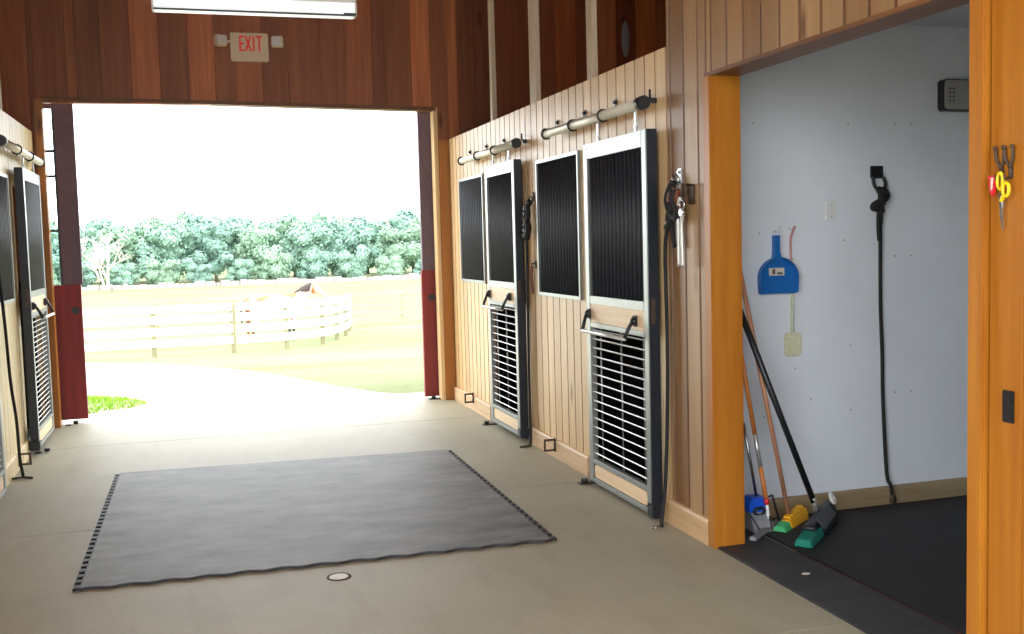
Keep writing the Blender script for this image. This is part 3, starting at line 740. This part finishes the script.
b = MB(); b.cyl((3.115, 4.765, .12), (3.09, 4.767, .19), .017, 12); b.build('ferrule', MT['alum'], r)
for ch in list(r.children):
    if ch.name.split('.')[0] in ('bristles', 'dark_bristles', 'block'): bv = ch.modifiers.new('Bevel', 'BEVEL'); bv.width = .014; bv.segments = 3
MB().cyl((3.098, 4.766, .165), (2.694, 4.823, 1.222), .0165, 14).build('handle', MT['black'], r)

# ------------------------------------------------------------------ near right post: hook, scissors, red tool, outlet
r = thing('double_hook', 'dark iron double hook on the orange boards above the yellow scissors', 'hook', (2.47, 2.74, 1.84))
b = MB()
for (tips, yc) in (((2.770, 2.734), 2.752), ((2.731, 2.697), 2.713)):
    for y in tips:
        b.tube(smooth([(2.476, y, 1.848), (2.478, y+(yc-y)*.15, 1.815), (2.482, yc, 1.785)]), .0048, 8); b.ell((2.474, y, 1.852), (.0075,)*3, seg=10, rings=8)
    b.tube([(2.482, yc, 1.79), (2.484, yc, 1.752)], .006, 8); b.box(2.482, 2.4895, yc-.007, yc+.007, 1.752, 1.79, .002)
    b.tube([(2.484, yc, 1.755), (2.462, yc, 1.752), (2.458, yc, 1.765)], .004, 8)
b.build('prongs', MT['iron'], r)
r = thing('scissors', 'yellow handled scissors hanging blades down from the double hook', 'scissors', (2.466, 2.733, 1.7))
b = MB(); b.torus((2.464, 2.742, 1.72), .019, .0055, (1, 0, 0), squash=(.6, 1.35)); b.build('handle', MT['ybright'], r)
b = MB(); b.torus((2.464, 2.717, 1.692), .017, .0055, (1, 0, 0), squash=(.8, 1.25)); b.obox((2.464, 2.728, 1.672), (2.464, 2.736, 1.655), .008, .01); b.build('handle', MT['ybright'], r)
MB().prism([(2.745, 1.682), (2.735, 1.682), (2.731, 1.60), (2.731, 1.592), (2.738, 1.60)], 2.461, 2.4645, 0).build('blade', MT['chrome'], r)
MB().prism([(2.728, 1.665), (2.736, 1.668), (2.742, 1.62), (2.733, 1.565), (2.729, 1.565), (2.733, 1.62)], 2.465, 2.468, 0).build('blade', MT['chrome'], r)
r.location.z += .026; r.location.y -= .006
r = thing('hoof_knife', 'red tag-like tool hanging left of the yellow scissors', 'tool', (2.466, 2.77, 1.73))
b = MB(); b.prism([(2.782, 1.765), (2.752, 1.765), (2.757, 1.715), (2.766, 1.70), (2.776, 1.715)], 2.458, 2.468, 0); b.build('body', MT['redp'], r)
b = MB(); b.prism([(2.768, 1.758), (2.758, 1.758), (2.762, 1.722), (2.768, 1.718)], 2.456, 2.4585, 0); b.build('face', MT['sticker'], r)
r = thing('outlet', 'dark brown power outlet on the orange boards at right', 'outlet', (2.48, 2.716, 1.02))
MB().box(2.482, 2.4895, 2.692, 2.742, .970, 1.075, .003).build('cover', MT['outlet'], r)
for z in (1.0, 1.045): MB().box(2.480, 2.4825, 2.703, 2.731, z-.016, z+.016, .001).build('socket', MT['outdark'], r)

# ------------------------------------------------------------------ main mat
A, B_, C_, D_ = Vector((-.62, 5.217)), Vector((-.606, 7.878)), Vector((1.81, 7.705)), Vector((1.774, 5.139))
r = thing('rubber_mat', 'large dusty grey rubber mat with jigsaw edges on the concrete aisle', 'mat', (.6, 6.4, 0))
def P2(u, v): return A*(1-u)*(1-v)+D_*u*(1-v)+C_*u*v+B_*(1-u)*v
inn = .012
body = []
n = 60
for i in range(n+1): 
    u = i/n; w = .011*math.sin(u*PI*2*13); q = P2(inn+(1-2*inn)*u, .004); body.append((q.x, q.y+w))
body += [tuple(P2(1-inn, i/12)) for i in range(1, 13)]
body += [tuple(P2(1-inn-(1-2*inn)*i/12, 1)) for i in range(1, 13)]
body += [tuple(P2(inn, 1-i/12)) for i in range(1, 12)]
MB().prism(body, 0, .014, 2).build('sheet', MT['mat'], r)
def teeth(u0, sgn, label):
    k = MB(); N = 30
    for i in range(N):
        v0 = (i+.08)/N; v1 = (i+.62)/N; e = .016
        base = inn if sgn < 0 else 1-inn
        a, b2 = P2(base, v0), P2(base, v1); o = sgn*.030
        k.prism([(a.x-sgn*.006, a.y), (a.x+o*.5, a.y+.004), (a.x+o, a.y-.008), (b2.x+o, b2.y+.008), (b2.x+o*.5, b2.y-.004), (b2.x-sgn*.006, b2.y)], .0005, .0145, 2)
    k.build('jigsaw_edge', MT['matedge'], r)
teeth(inn, -1, ''); teeth(1-inn, 1, '')
k = MB()
for i in range(n):
    u, u2 = i/n, (i+1)/n
    w = .011*math.sin(u*PI*2*13); w2 = .011*math.sin(u2*PI*2*13)
    p, q = P2(inn+(1-2*inn)*u, .004), P2(inn+(1-2*inn)*u2, .004)
    k.add([(p.x, p.y+w-.012, 0), (q.x, q.y+w2-.012, 0), (q.x, q.y+w2, 0), (p.x, p.y+w, 0), (p.x, p.y+w-.010, .014), (q.x, q.y+w2-.010, .014), (q.x, q.y+w2, .0142), (p.x, p.y+w, .0142)],
          [(3, 2, 1, 0), (4, 5, 6, 7), (0, 1, 5, 4), (2, 3, 7, 6)]+([(0, 4, 7, 3)] if i == 0 else [])+([(1, 2, 6, 5)] if i == n-1 else []))
k.build('front_edge', MT['matedge'], r)
# drain
r = thing('floor_drain', 'small round metal drain cap in the concrete before the mat', 'drain', (.598, 4.97, 0))
MB().torus((.598, 4.97, .0), .054, .005, (0, 0, 1), 28).build('rim', MT['joint'], r)
b = MB(); b.cyl((.598, 4.97, .0005), (.598, 4.97, .003), .046, 28); b.build('cap', MT['greycap'], r)

# ------------------------------------------------------------------ exit sign
r = thing('exit_sign', 'exit sign with two emergency lamp heads above the barn opening', 'exit sign', (.593, FY-.03, 3.47))
y1 = FY-.001; y0 = FY-.05
MB().box(.42, .767, y0, y1, 3.343, 3.607, .008).build('housing', MT['cream_pl'], r)
b = MB(); yl0, yl1 = y0-.004, y0+.002
def bar2(p, q, w): b.obox((p[0], (yl0+yl1)/2, p[1]), (q[0], (yl0+yl1)/2, q[1]), w, .006, (0, 1, 0))
zA, zB = 3.435, 3.578; w = .016
x = .50
bar2((x+.008, zA), (x+.008, zB), w)
for z in (zA+.008, (zA+zB)/2, zB-.008): bar2((x+.008, z), (x+.045, z), w)
x = .557; bar2((x, zA), (x+.05, zB), w); bar2((x+.05, zA), (x, zB), w)
x = .632; bar2((x, zA), (x, zB), w)
x = .655; bar2((x, zB-.008), (x+.055, zB-.008), w); bar2((x+.0275, zA), (x+.0275, zB), w)
b.build('lettering', MT['exitred'], r)
for (cx, yaw) in ((.318, .35), (.862, -.25)):
    k = MB(); k.box(-.056, .056, -.075, 0, -.052, .052, .01); M_ = Matrix.Translation((cx, FY-.03, 3.525)) @ Matrix.Rotation(yaw, 4, 'Z')
    q = MB(); q.add([M_ @ Vector(v) for v in k.v], k.f); q.box(cx-.06 if cx > .6 else cx, cx if cx > .6 else cx+.13, FY-.035, FY-.015, 3.515, 3.535)
    hd = q.build('lamp_head', MT['cream_pl'], r)
    k = MB(); k.box(-.045, .045, -.08, -.074, -.042, .042, .004); q = MB(); q.add([M_ @ Vector(v) for v in k.v], k.f); q.build('lens', MT['plate'], hd)

# ------------------------------------------------------------------ hanging fluorescent fixture
def fixture(x0, x1, y, z, label):
    r = thing('fluorescent_light', label, 'ceiling light', ((x0+x1)/2, y, z))
    MB().box(x0, x1, y-.06, y+.06, z+.075, z+.12, .006).build('housing', MT['lampbody'], r)
    pr = [(y-.062, z+.076), (y-.066, z+.02), (y-.05, z+.004), (y+.05, z+.004), (y+.066, z+.02), (y+.062, z+.076)]
    MB().prism(pr, x0+.012, x1-.012, 0).build('diffuser', MT['lens'], r)
    MB().box(x0+.01, x1-.01, y-.069, y-.06, z-.003, z+.008, .002).build('bottom_trim', MT['lampdark'], r)
    for x in (x0, x1-.012): MB().prism([(a*1.0, b) for a, b in pr], x, x+.012, 0).build('end_cap', MT['lampbody'], r)
    MB().box(x1-.08, x1-.005, y-.072, y-.062, z+.002, z+.016, .002).build('clip', MT['lampdark'], r)
    for x in (x0+.15, x1-.15): MB().cyl((x, y, z+.11), (x, y, 4.352), .006, 8).build('hanger_rod', MT['alum'], r)
    return r
fixture(-.165, 1.018, 6.5, 2.985, 'white fluorescent light hanging in front of the dark plank wall')
fixture(-.165, 1.018, 1.6, 3.3, 'added white fluorescent light, out of view over the near aisle')  # unseen extra fixture, added to fill the near aisle with light

# oval plate on the far planks over the stalls
b = MB(); b.ell((4.43, FY-.012, 3.67), (.045, .012, .19)); tag(b.build('oval_plate', MT['greyp']), 'narrow grey oval plate on dark planks above the right stalls', 'plate')

# ------------------------------------------------------------------ red barn doors
r = thing('sliding_barn_door', 'red sliding barn door at the left side of the opening, glazed above', 'barn door', (-2, 10.45, .04))
YA, YB = 10.43, 10.49
b = MB(); b.box(-3.1, -1.018, YA, YB, .04, 1.30, .004); b.build('lower_panel', MT['barnred'], r)
b = MB(); b.box(-1.17, -1.0, YA, YB, 1.301, 2.985, .004); b.box(-3.1, -1.171, YA, YB, 2.915, 2.985, .004); b.box(-3.1, -2.95, YA, YB, 1.301, 2.914, .004); b.build('upper_stile', MT['barnmaroon'], r)
b = MB(); b.box(-1.186, -1.171, YA-.004, YB, 1.301, 2.914, .003)
for z in (1.80, 2.30, 2.53): b.box(-2.95, -1.187, YA+.02, YA+.045, z-.012, z+.012)
for x in (-1.6, -2.1): b.box(x-.012, x+.012, YA+.02, YA+.045, 1.301, 2.914)
wf = b.build('window_frame', MT['barndark'], r)
MB().box(-2.95, -1.188, YA+.03, YA+.034, 1.301, 2.914).build('pane', MT['glass'], wf)
MB().cyl((-1.075, YA+.004, 1.06), (-1.075, YA-.004, 1.06), .035, 14).build('latch_hole', MT['black'], r)
r = thing('sliding_barn_door', 'red sliding barn door edge at the right side of the opening', 'barn door', (3, 10.45, .02))
b = MB(); b.box(2.212, 4.3, YA, YB, .02, 1.32, .004); b.build('lower_panel', MT['barnred'], r)
b = MB(); b.box(2.225, 2.42, YA, YB, 1.321, 2.985, .004); b.box(2.421, 4.3, YA, YB, 2.915, 2.985, .004); b.box(4.15, 4.3, YA, YB, 1.321, 2.914, .004); b.build('upper_stile', MT['barnmaroon'], r)
b = MB(); b.box(2.421, 2.45, YA-.004, YB, 1.321, 2.914, .003)
for z in (1.80, 2.30): b.box(2.45, 4.15, YA+.02, YA+.045, z-.012, z+.012)
wf = b.build('window_frame', MT['barndark'], r)
MB().box(2.45, 4.15, YA+.03, YA+.034, 1.321, 2.914).build('pane', MT['glass'], wf)
MB().cyl((2.31, YA+.004, 1.04), (2.31, YA-.004, 1.04), .035, 14).build('latch_hole', MT['black'], r)

# ------------------------------------------------------------------ outside
PR = [(-60, 0), (10.6, 0), (12, -.04), (30, -1.32), (36, -1.53), (47, -2.0), (60, -2.15), (120, -2.35), (400, -2.5)]
def tz(y):
    for (a, za), (b, zb) in zip(PR, PR[1:]):
        if a <= y <= b: return za+(zb-za)*(y-a)/(b-a)
    return -2.5
ys = [10.6, 11, 11.5, 12, 13.5, 15, 17, 19, 21, 24, 27, 30, 33, 36, 40, 47, 53, 60, 75, 90, 105, 120, 150, 200, 300]
xs = [-200, -120, -70, -40, -20, -12, -8, -5, -2, 0, 2, 4, 7, 12, 20, 35, 60, 100, 160, 220]
b = MB(); b.add([(x, y, tz(y)-.012) for y in ys for x in xs], [(j*len(xs)+i, j*len(xs)+i+1, (j+1)*len(xs)+i+1, (j+1)*len(xs)+i) for j in range(len(ys)-1) for i in range(len(xs)-1)])
struct(b.build('ground', MT['fieldm'], fix=False))
b = MB(); b.box(-60, 60, -60, -5.5, -.06, -.012); b.box(-60, -5.2, -5.5, 10.6, -.06, -.012); b.box(6.2, 60, -5.5, 10.6, -.06, -.012); struct(b.build('ground_back', MT['gravel']))
# pale gravel drive
far = [(-14, 40), (-6, 33), (-2.86, 28.1), (-1.04, 24.2), (0.01, 20.8), (.8, 17.7), (1.3, 14.3), (1.55, 12.1), (1.87, 11.17), (2.24, 10.64), (2.6, 10.6)]
near = [(-40, 40), (-30, 30), (-24, 25), (-18, 20), (-14, 18), (-12, 16), (-10, 14), (-8, 12), (-7, 11.2), (-6.5, 10.7), (-6, 10.6)]
b = MB(); vs = []; fs = []; K = 8
for i in range(len(far)):
    for j in range(K+1):
        t = j/K; x = near[i][0]*(1-t)+far[i][0]*t; y = near[i][1]*(1-t)+far[i][1]*t
        vs.append((x, y, tz(y)+.004))
for i in range(len(far)-1):
    for j in range(K): fs.append((i*(K+1)+j, i*(K+1)+j+1, (i+1)*(K+1)+j+1, (i+1)*(K+1)+j))
b.add(vs, fs); o = b.build('path_gravel', MT['gravel'], fix=False); struct(o)
for p in o.data.polygons:
    if p.normal.z < 0: p.flip()
# grass tuft patch inside the drive
random.seed(5)
poly = [(-1.6, 13.6), (-1.29, 13.3), (-.89, 12.7), (-.52, 11.62), (-.7, 11.28), (-.92, 11.09), (-1.3, 10.95), (-1.9, 10.95), (-2.4, 11.6), (-2.3, 13)]
def inside(x, y):
    c = False
    for (x0, y0), (x1, y1) in zip(poly, poly[1:]+poly[:1]):
        if (y0 > y) != (y1 > y) and x < (x1-x0)*(y-y0)/(y1-y0)+x0: c = not c
    return c
b = MB(); cnt = 0
while cnt < 5200:
    x, y = random.uniform(-2.4, -.5), random.uniform(10.9, 13.6)
    if not inside(x, y): continue
    cnt += 1; a = random.uniform(0, 2*PI); h = random.uniform(.02, .05); w = .006
    t = random.random(); b.cur = (t, t, t, 1); z = tz(y)+.004; lx, ly = random.uniform(-.03, .03), random.uniform(-.03, .03)
    b.add([(x-w*math.cos(a), y-w*math.sin(a), z), (x+w*math.cos(a), y+w*math.sin(a), z), (x+lx, y+ly, z+h)], [(0, 1, 2)])
o = tag(b.build('grass_patch', MT['lawnblade'], fix=False), 'bright green grass patch on the pale drive by the left barn door', 'grass'); o['kind'] = 'stuff'

# near white paddock fence
def fence(pts, label, mat, pm, rails, hb, hp, th=.035, side=-1, name='paddock_fence', dp=.12, skip=0):
    r = thing(name, label, 'fence', (pts[0][0], pts[0][1], tz(pts[0][1])))
    for (x, y) in pts[skip:]:
        z = tz(y); MB().box(x-dp/2, x+dp/2, y-dp/2, y+dp/2, z-.1, z+hp, .01).build('post', pm, r)
    for zc in rails:
        k = MB()
        for (p, q) in zip(pts, pts[1:]):
            d = (Vector(q)-Vector(p)).normalized(); nrm = Vector((d.y, -d.x))*(dp/2+th/2+.002)
            k.obox((p[0]+nrm.x, p[1]+nrm.y, tz(p[1])+zc), (q[0]+nrm.x, q[1]+nrm.y, tz(q[1])+zc), th, hb)
        k.build('rail', mat, r)
    return r
fence([(-13.7, 30), (-11.6, 30), (-9.5, 30), (-7.4, 30), (-5.3, 30), (-3.2, 30), (-1.15, 30), (.95, 30)], 'white board paddock fence behind the grass on the left', MT['whitefence'], MT['fencepost'], (.36, .68, 1.0, 1.29), .2, 1.36)
fence([(1.03, 30.0), (2.45, 30.5), (3.63, 31.8), (4.27, 33.5), (4.9, 36), (5.6, 40), (6.4, 46.5)], 'white board fence turning the corner in front of the horse', MT['whitefence'], MT['fencepost'], (.36, .68, 1.0, 1.29), .22, 1.36, skip=1)
fence([(-24+3.2*i, 47) for i in range(10)], 'weathered rail fence across the field on the left, behind the white one', MT['fencegrey'], MT['fencegrey'], (.4, .75, 1.05, 1.33), .10, 1.4, name='field_fence')
fence([(6.5+2.5*i, 47) for i in range(9)], 'weathered four-rail fence across the field at the right of the horse', MT['fencegrey'], MT['fencegrey'], (.4, .72, 1.02, 1.32), .10, 1.4, name='field_fence')
# low stone wall along the wood edge
b = MB(); random.seed(11)
x = -40
while x < 60:
    w = random.uniform(.5, 1.2); h = random.uniform(.35, .6)
    b.box(x, x+w, 112+random.uniform(-.15, .15), 112.8, tz(112)-.1, tz(112)+h, .08); x += w
tag(b.build('stone_wall', MT['stonew']), 'low pale stone wall along the foot of the woods', 'stone wall')['kind'] = 'thing'

# horse (Object space: origin under the belly, +X to the right where the head is)
HX, HY = 2.42, 35.2; HZ = tz(HY)
hb = MB()
def limb(pts, rs): hb.tube(smooth(pts, 5), [rs[min(len(rs)-1, i//5)]*(1-(i % 5)/5)+rs[min(len(rs)-1, i//5+1)]*((i % 5)/5) for i in range((len(pts)-1)*5+1)], 12)
# barrel, chest, rump
limb([(-.86, 0, 1.24), (-.62, 0, 1.26), (-.25, 0, 1.18), (.2, 0, 1.14), (.55, 0, 1.18), (.82, 0, 1.22)], [.16, .33, .36, .37, .33, .18])
hb.ell((-.55, .1, 1.18), (.32, .18, .33)); hb.ell((-.55, -.1, 1.18), (.32, .18, .33)); hb.ell((.58, 0, 1.1), (.28, .25, .34)); hb.ell((.5, 0, 1.42), (.26, .1, .13))
# neck and head
limb([(.55, 0, 1.25), (.82, 0, 1.42), (1.08, 0, 1.60), (1.27, 0, 1.72)], [.31, .24, .18, .13])
limb([(1.22, 0, 1.74), (1.40, 0, 1.66), (1.56, 0, 1.53), (1.70, 0, 1.42), (1.76, 0, 1.38)], [.12, .135, .10, .078, .05])
hb.ell((1.36, 0, 1.60), (.13, .08, .13)); hb.ell((1.71, 0, 1.405), (.075, .07, .065))
for s in (-1, 1):
    hb.tube([(1.24, s*.06, 1.8), (1.26, s*.075, 1.9), (1.275, s*.07, 1.96)], [.035, .03, .006], 8)
# legs
for (s, fx) in ((-1, .62), (1, .52)):
    limb([(fx, s*.14, 1.0), (fx+.02, s*.15, .75), (fx+.03, s*.15, .5), (fx+.01, s*.15, .28), (fx+.02, s*.15, .12), (fx+.06, s*.15, .05)], [.16, .095, .07, .046, .05, .055])
    hb.tube([(fx+.04, s*.15, .085), (fx+.065, s*.15, 0)], [.055, .07], 10)
for (s, fx) in ((-1, -.62), (1, -.76)):
    limb([(fx+.08, s*.15, 1.1), (fx+.13, s*.17, .84), (fx-.04, s*.16, .62), (fx-.10, s*.15, .52), (fx-.05, s*.15, .28), (fx-.03, s*.15, .12), (fx+.02, s*.15, .05)], [.25, .15, .095, .066, .05, .052, .056])
    hb.tube([(fx+.0, s*.15, .085), (fx+.03, s*.15, 0)], [.056, .07], 10)
for i, v in enumerate(hb.v): hb.v[i] = tuple(Vector(v)+Vector((HX, HY, HZ)))
ho = hb.build('horse', MT['hide'], None, (HX, HY, HZ))
rm = ho.modifiers.new('Remesh', 'REMESH'); rm.mode = 'VOXEL'; rm.voxel_size = .026; rm.use_smooth_shade = True
smo = ho.modifiers.new('Smooth', 'SMOOTH'); smo.iterations = 4; smo.factor = .5
tag(ho, 'white and brown horse with dark mane standing behind the white fence', 'horse')
k = MB()
for i in range(22):
    t = i/21; x = .62+.66*t; z = 1.50+.36*t+.03*math.sin(PI*t)
    for s in (-1, 1):
        k.tube(smooth([(HX+x, HY+s*.02, HZ+z), (HX+x-.03, HY+s*.13, HZ+z-.03), (HX+x-.07, HY+s*.185, HZ+z-.19-.04*(i % 3))], 4), [.03]*6+[.022]*2+[.006], 6)
k.build('mane', MT['mane'], ho)
k = MB()
for i in range(9):
    a = (i-4)*.014
    k.tube(smooth([(HX-.84, HY+a, HZ+1.36), (HX-.98, HY+a*1.5, HZ+1.25), (HX-1.03, HY+a*2.5, HZ+.9), (HX-1.0, HY+a*2, HZ+.5)], 5), [.03]*10+[.024]*4+[.02, .008], 6)
k.build('tail', MT['mane'], ho)
k = MB()
for s in (-1, 1): k.ell((HX+1.385, HY+s*.105, HZ+1.69), (.018, .012, .016), seg=8, rings=6)
k.build('eyes', MT['mane'], ho)

# ------------------------------------------------------------------ trees
def crown_mesh(seed, W, H, nb, nleaf, leaf):
    random.seed(seed); b = MB(); blobs = []
    for i in range(nb):
        t = random.random(); a = random.uniform(0, 2*PI); zc = H*(.22+.62*t); rr = W*(.95-.55*abs(t-.35))*random.uniform(.3, 1.0)
        blobs.append((rr*math.cos(a), rr*math.sin(a)*.8, zc, random.uniform(.2, .34)*W))
    blobs.append((0, 0, H*.5, W*.45)); blobs.append((0, 0, H*.25, W*.45))
    for (x, y, z, r) in blobs:
        base = random.uniform(.1, .7)
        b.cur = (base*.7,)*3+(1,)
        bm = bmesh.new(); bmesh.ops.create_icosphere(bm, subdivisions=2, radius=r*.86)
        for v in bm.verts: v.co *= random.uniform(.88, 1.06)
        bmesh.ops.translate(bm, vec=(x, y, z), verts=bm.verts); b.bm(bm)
        for j in range(nleaf):
            d = Vector((random.gauss(0, 1), random.gauss(0, 1), random.gauss(0, 1))).normalized()
            if d.z < -.75: continue
            p = Vector((x, y, z))+d*r*random.uniform(.8, 1.3)
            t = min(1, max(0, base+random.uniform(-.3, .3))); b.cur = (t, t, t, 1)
            u = (d.orthogonal()+Vector((random.uniform(-.6, .6),)*3)).normalized(); w = d.cross(u).normalized(); u = (u+d*random.uniform(-.6, .6)).normalized()
            L = leaf*random.uniform(.6, 1.3)
            b.add([p-u*L-w*L*.7, p+u*L-w*L*.5, p+u*L*.8+w*L*.7, p-u*L*.7+w*L*.6], [(0, 1, 2, 3)])
    return b
protos = []
for sd, W, H, nb in ((1, 3.6, 8.0, 16), (2, 3.2, 7.0, 14), (3, 2.8, 8.6, 14), (4, 3.4, 6.0, 13)):
    protos.append((crown_mesh(sd, W, H, nb, 420, .15), W, H))
LM = [MT['leafa'], MT['leafb'], MT['leafc']]
crown_data = {}
random.seed(21)
desc = ['rounded', 'broad', 'tall narrow', 'low spreading']
TL = []
for i in range(11): TL.append((-18.5+5.2*i+random.uniform(-.5, .5), 121.5, (0, 2, 1)[i % 3], random.uniform(.92, 1.06), (i*2) % 3, 'middle'))
for i in range(11): TL.append((-21+5.5*i+random.uniform(-.5, .5), 130.5, (2, 0)[i % 2], random.uniform(1.0, 1.12), (i+1) % 3, 'back'))
for i in range(11): TL.append((-22+5.6*i+random.uniform(-.5, .5), 140, (0, 2, 0)[i % 3], random.uniform(1.1, 1.22), (i*2+2) % 3, 'back'))
for i in range(13): TL.append((-15+3.95*i+random.uniform(-.3, .3), 114.8+random.uniform(-.2, .2), 3, random.uniform(.42, .62), (i+1) % 3, 'front'))
for n_, (x, y, pi_, sc, mi, row) in enumerate(TL):
    txt = {'front': 'low bushy tree at the edge of the woods beyond the field', 'middle': 'rounded leafy tree in the woods beyond the field', 'back': 'tall leafy tree standing at the back of the woods'}[row]
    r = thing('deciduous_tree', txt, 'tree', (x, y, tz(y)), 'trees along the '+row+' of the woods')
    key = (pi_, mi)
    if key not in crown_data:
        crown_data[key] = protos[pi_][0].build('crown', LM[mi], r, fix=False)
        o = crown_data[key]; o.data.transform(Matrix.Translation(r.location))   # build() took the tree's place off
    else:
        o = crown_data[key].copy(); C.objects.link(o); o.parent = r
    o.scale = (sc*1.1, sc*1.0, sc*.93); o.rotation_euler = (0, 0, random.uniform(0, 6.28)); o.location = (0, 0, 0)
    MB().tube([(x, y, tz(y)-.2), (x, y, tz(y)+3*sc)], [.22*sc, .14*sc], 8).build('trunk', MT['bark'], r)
# bleached bare tree
random.seed(9)
tx, ty = -8.3, 110.5
r = thing('bare_tree', 'bleached bare tree with spreading branches at the left of the woods', 'tree', (tx, ty, tz(ty)))
tr = MB(); br = MB()
def grow(p, d, L, rad, lv, mb):
    q = p+d*L; mid = p+d*L*.5+Vector((random.uniform(-.06, .06)*L,)*3)
    mb.tube([p, mid, q], [rad, rad*.85, rad*.65], 6)
    if lv == 0: return
    for i in range(random.choice((2, 3, 3))):
        nd = (d+Vector((random.uniform(-.9, .9), random.uniform(-.7, .7), random.uniform(-.25, .5)))).normalized()
        grow(q if i else mid, nd, L*random.uniform(.6, .82), rad*.62, lv-1, br)
grow(Vector((tx, ty, tz(ty)-.1)), Vector((.05, 0, 1)).normalized(), 2.0, .17, 5, tr)
grow(Vector((tx-.15, ty, tz(ty)-.1)), Vector((-.25, 0, 1)).normalized(), 1.7, .12, 5, tr)
tr.build('trunk', MT['deadbark'], r); br.build('branches', MT['deadbark'], r)

# ------------------------------------------------------------------ camera, light, view
cam = bpy.data.cameras.new('camera'); co = bpy.data.objects.new('camera', cam); C.objects.link(co)
fw = Vector((.2894125, .95438131, -.0734624)); rt = Vector((.95604218, -.29198946, -.02693519)); up = Vector((.04715669, .06243777, .99693419))
co.matrix_world = Matrix(((rt.x, up.x, -fw.x, 0), (rt.y, up.y, -fw.y, 0), (rt.z, up.z, -fw.z, 1.6), (0, 0, 0, 1)))
cam.sensor_width = 36; cam.lens = 1041.42/1024*36; cam.clip_end = 1000; cam.clip_start = .05
S.camera = co

w = bpy.data.worlds.new('overcast_sky'); S.world = w; w.use_nodes = True
bg = w.node_tree.nodes['Background']; bg.inputs[0].default_value = (.93, .97, 1, 1); bg.inputs[1].default_value = 7.0
sun = bpy.data.lights.new('hazy_sun', 'SUN'); sun.energy = 2.0; sun.angle = math.radians(12); sun.color = (1, .96, .88)
so = bpy.data.objects.new('hazy_sun', sun); C.objects.link(so); so.rotation_euler = (math.radians(38), 0, math.radians(25))

S.view_settings.view_transform = 'Standard'; S.view_settings.look = 'None'; S.view_settings.gamma = 1; S.view_settings.exposure = 0
S.view_settings.use_curve_mapping = False
S.cycles.max_bounces = 8; S.cycles.diffuse_bounces = 6; S.cycles.glossy_bounces = 3; S.cycles.transparent_max_bounces = 8
S.cycles.use_denoising = True; S.cycles.sample_clamp_indirect = 8
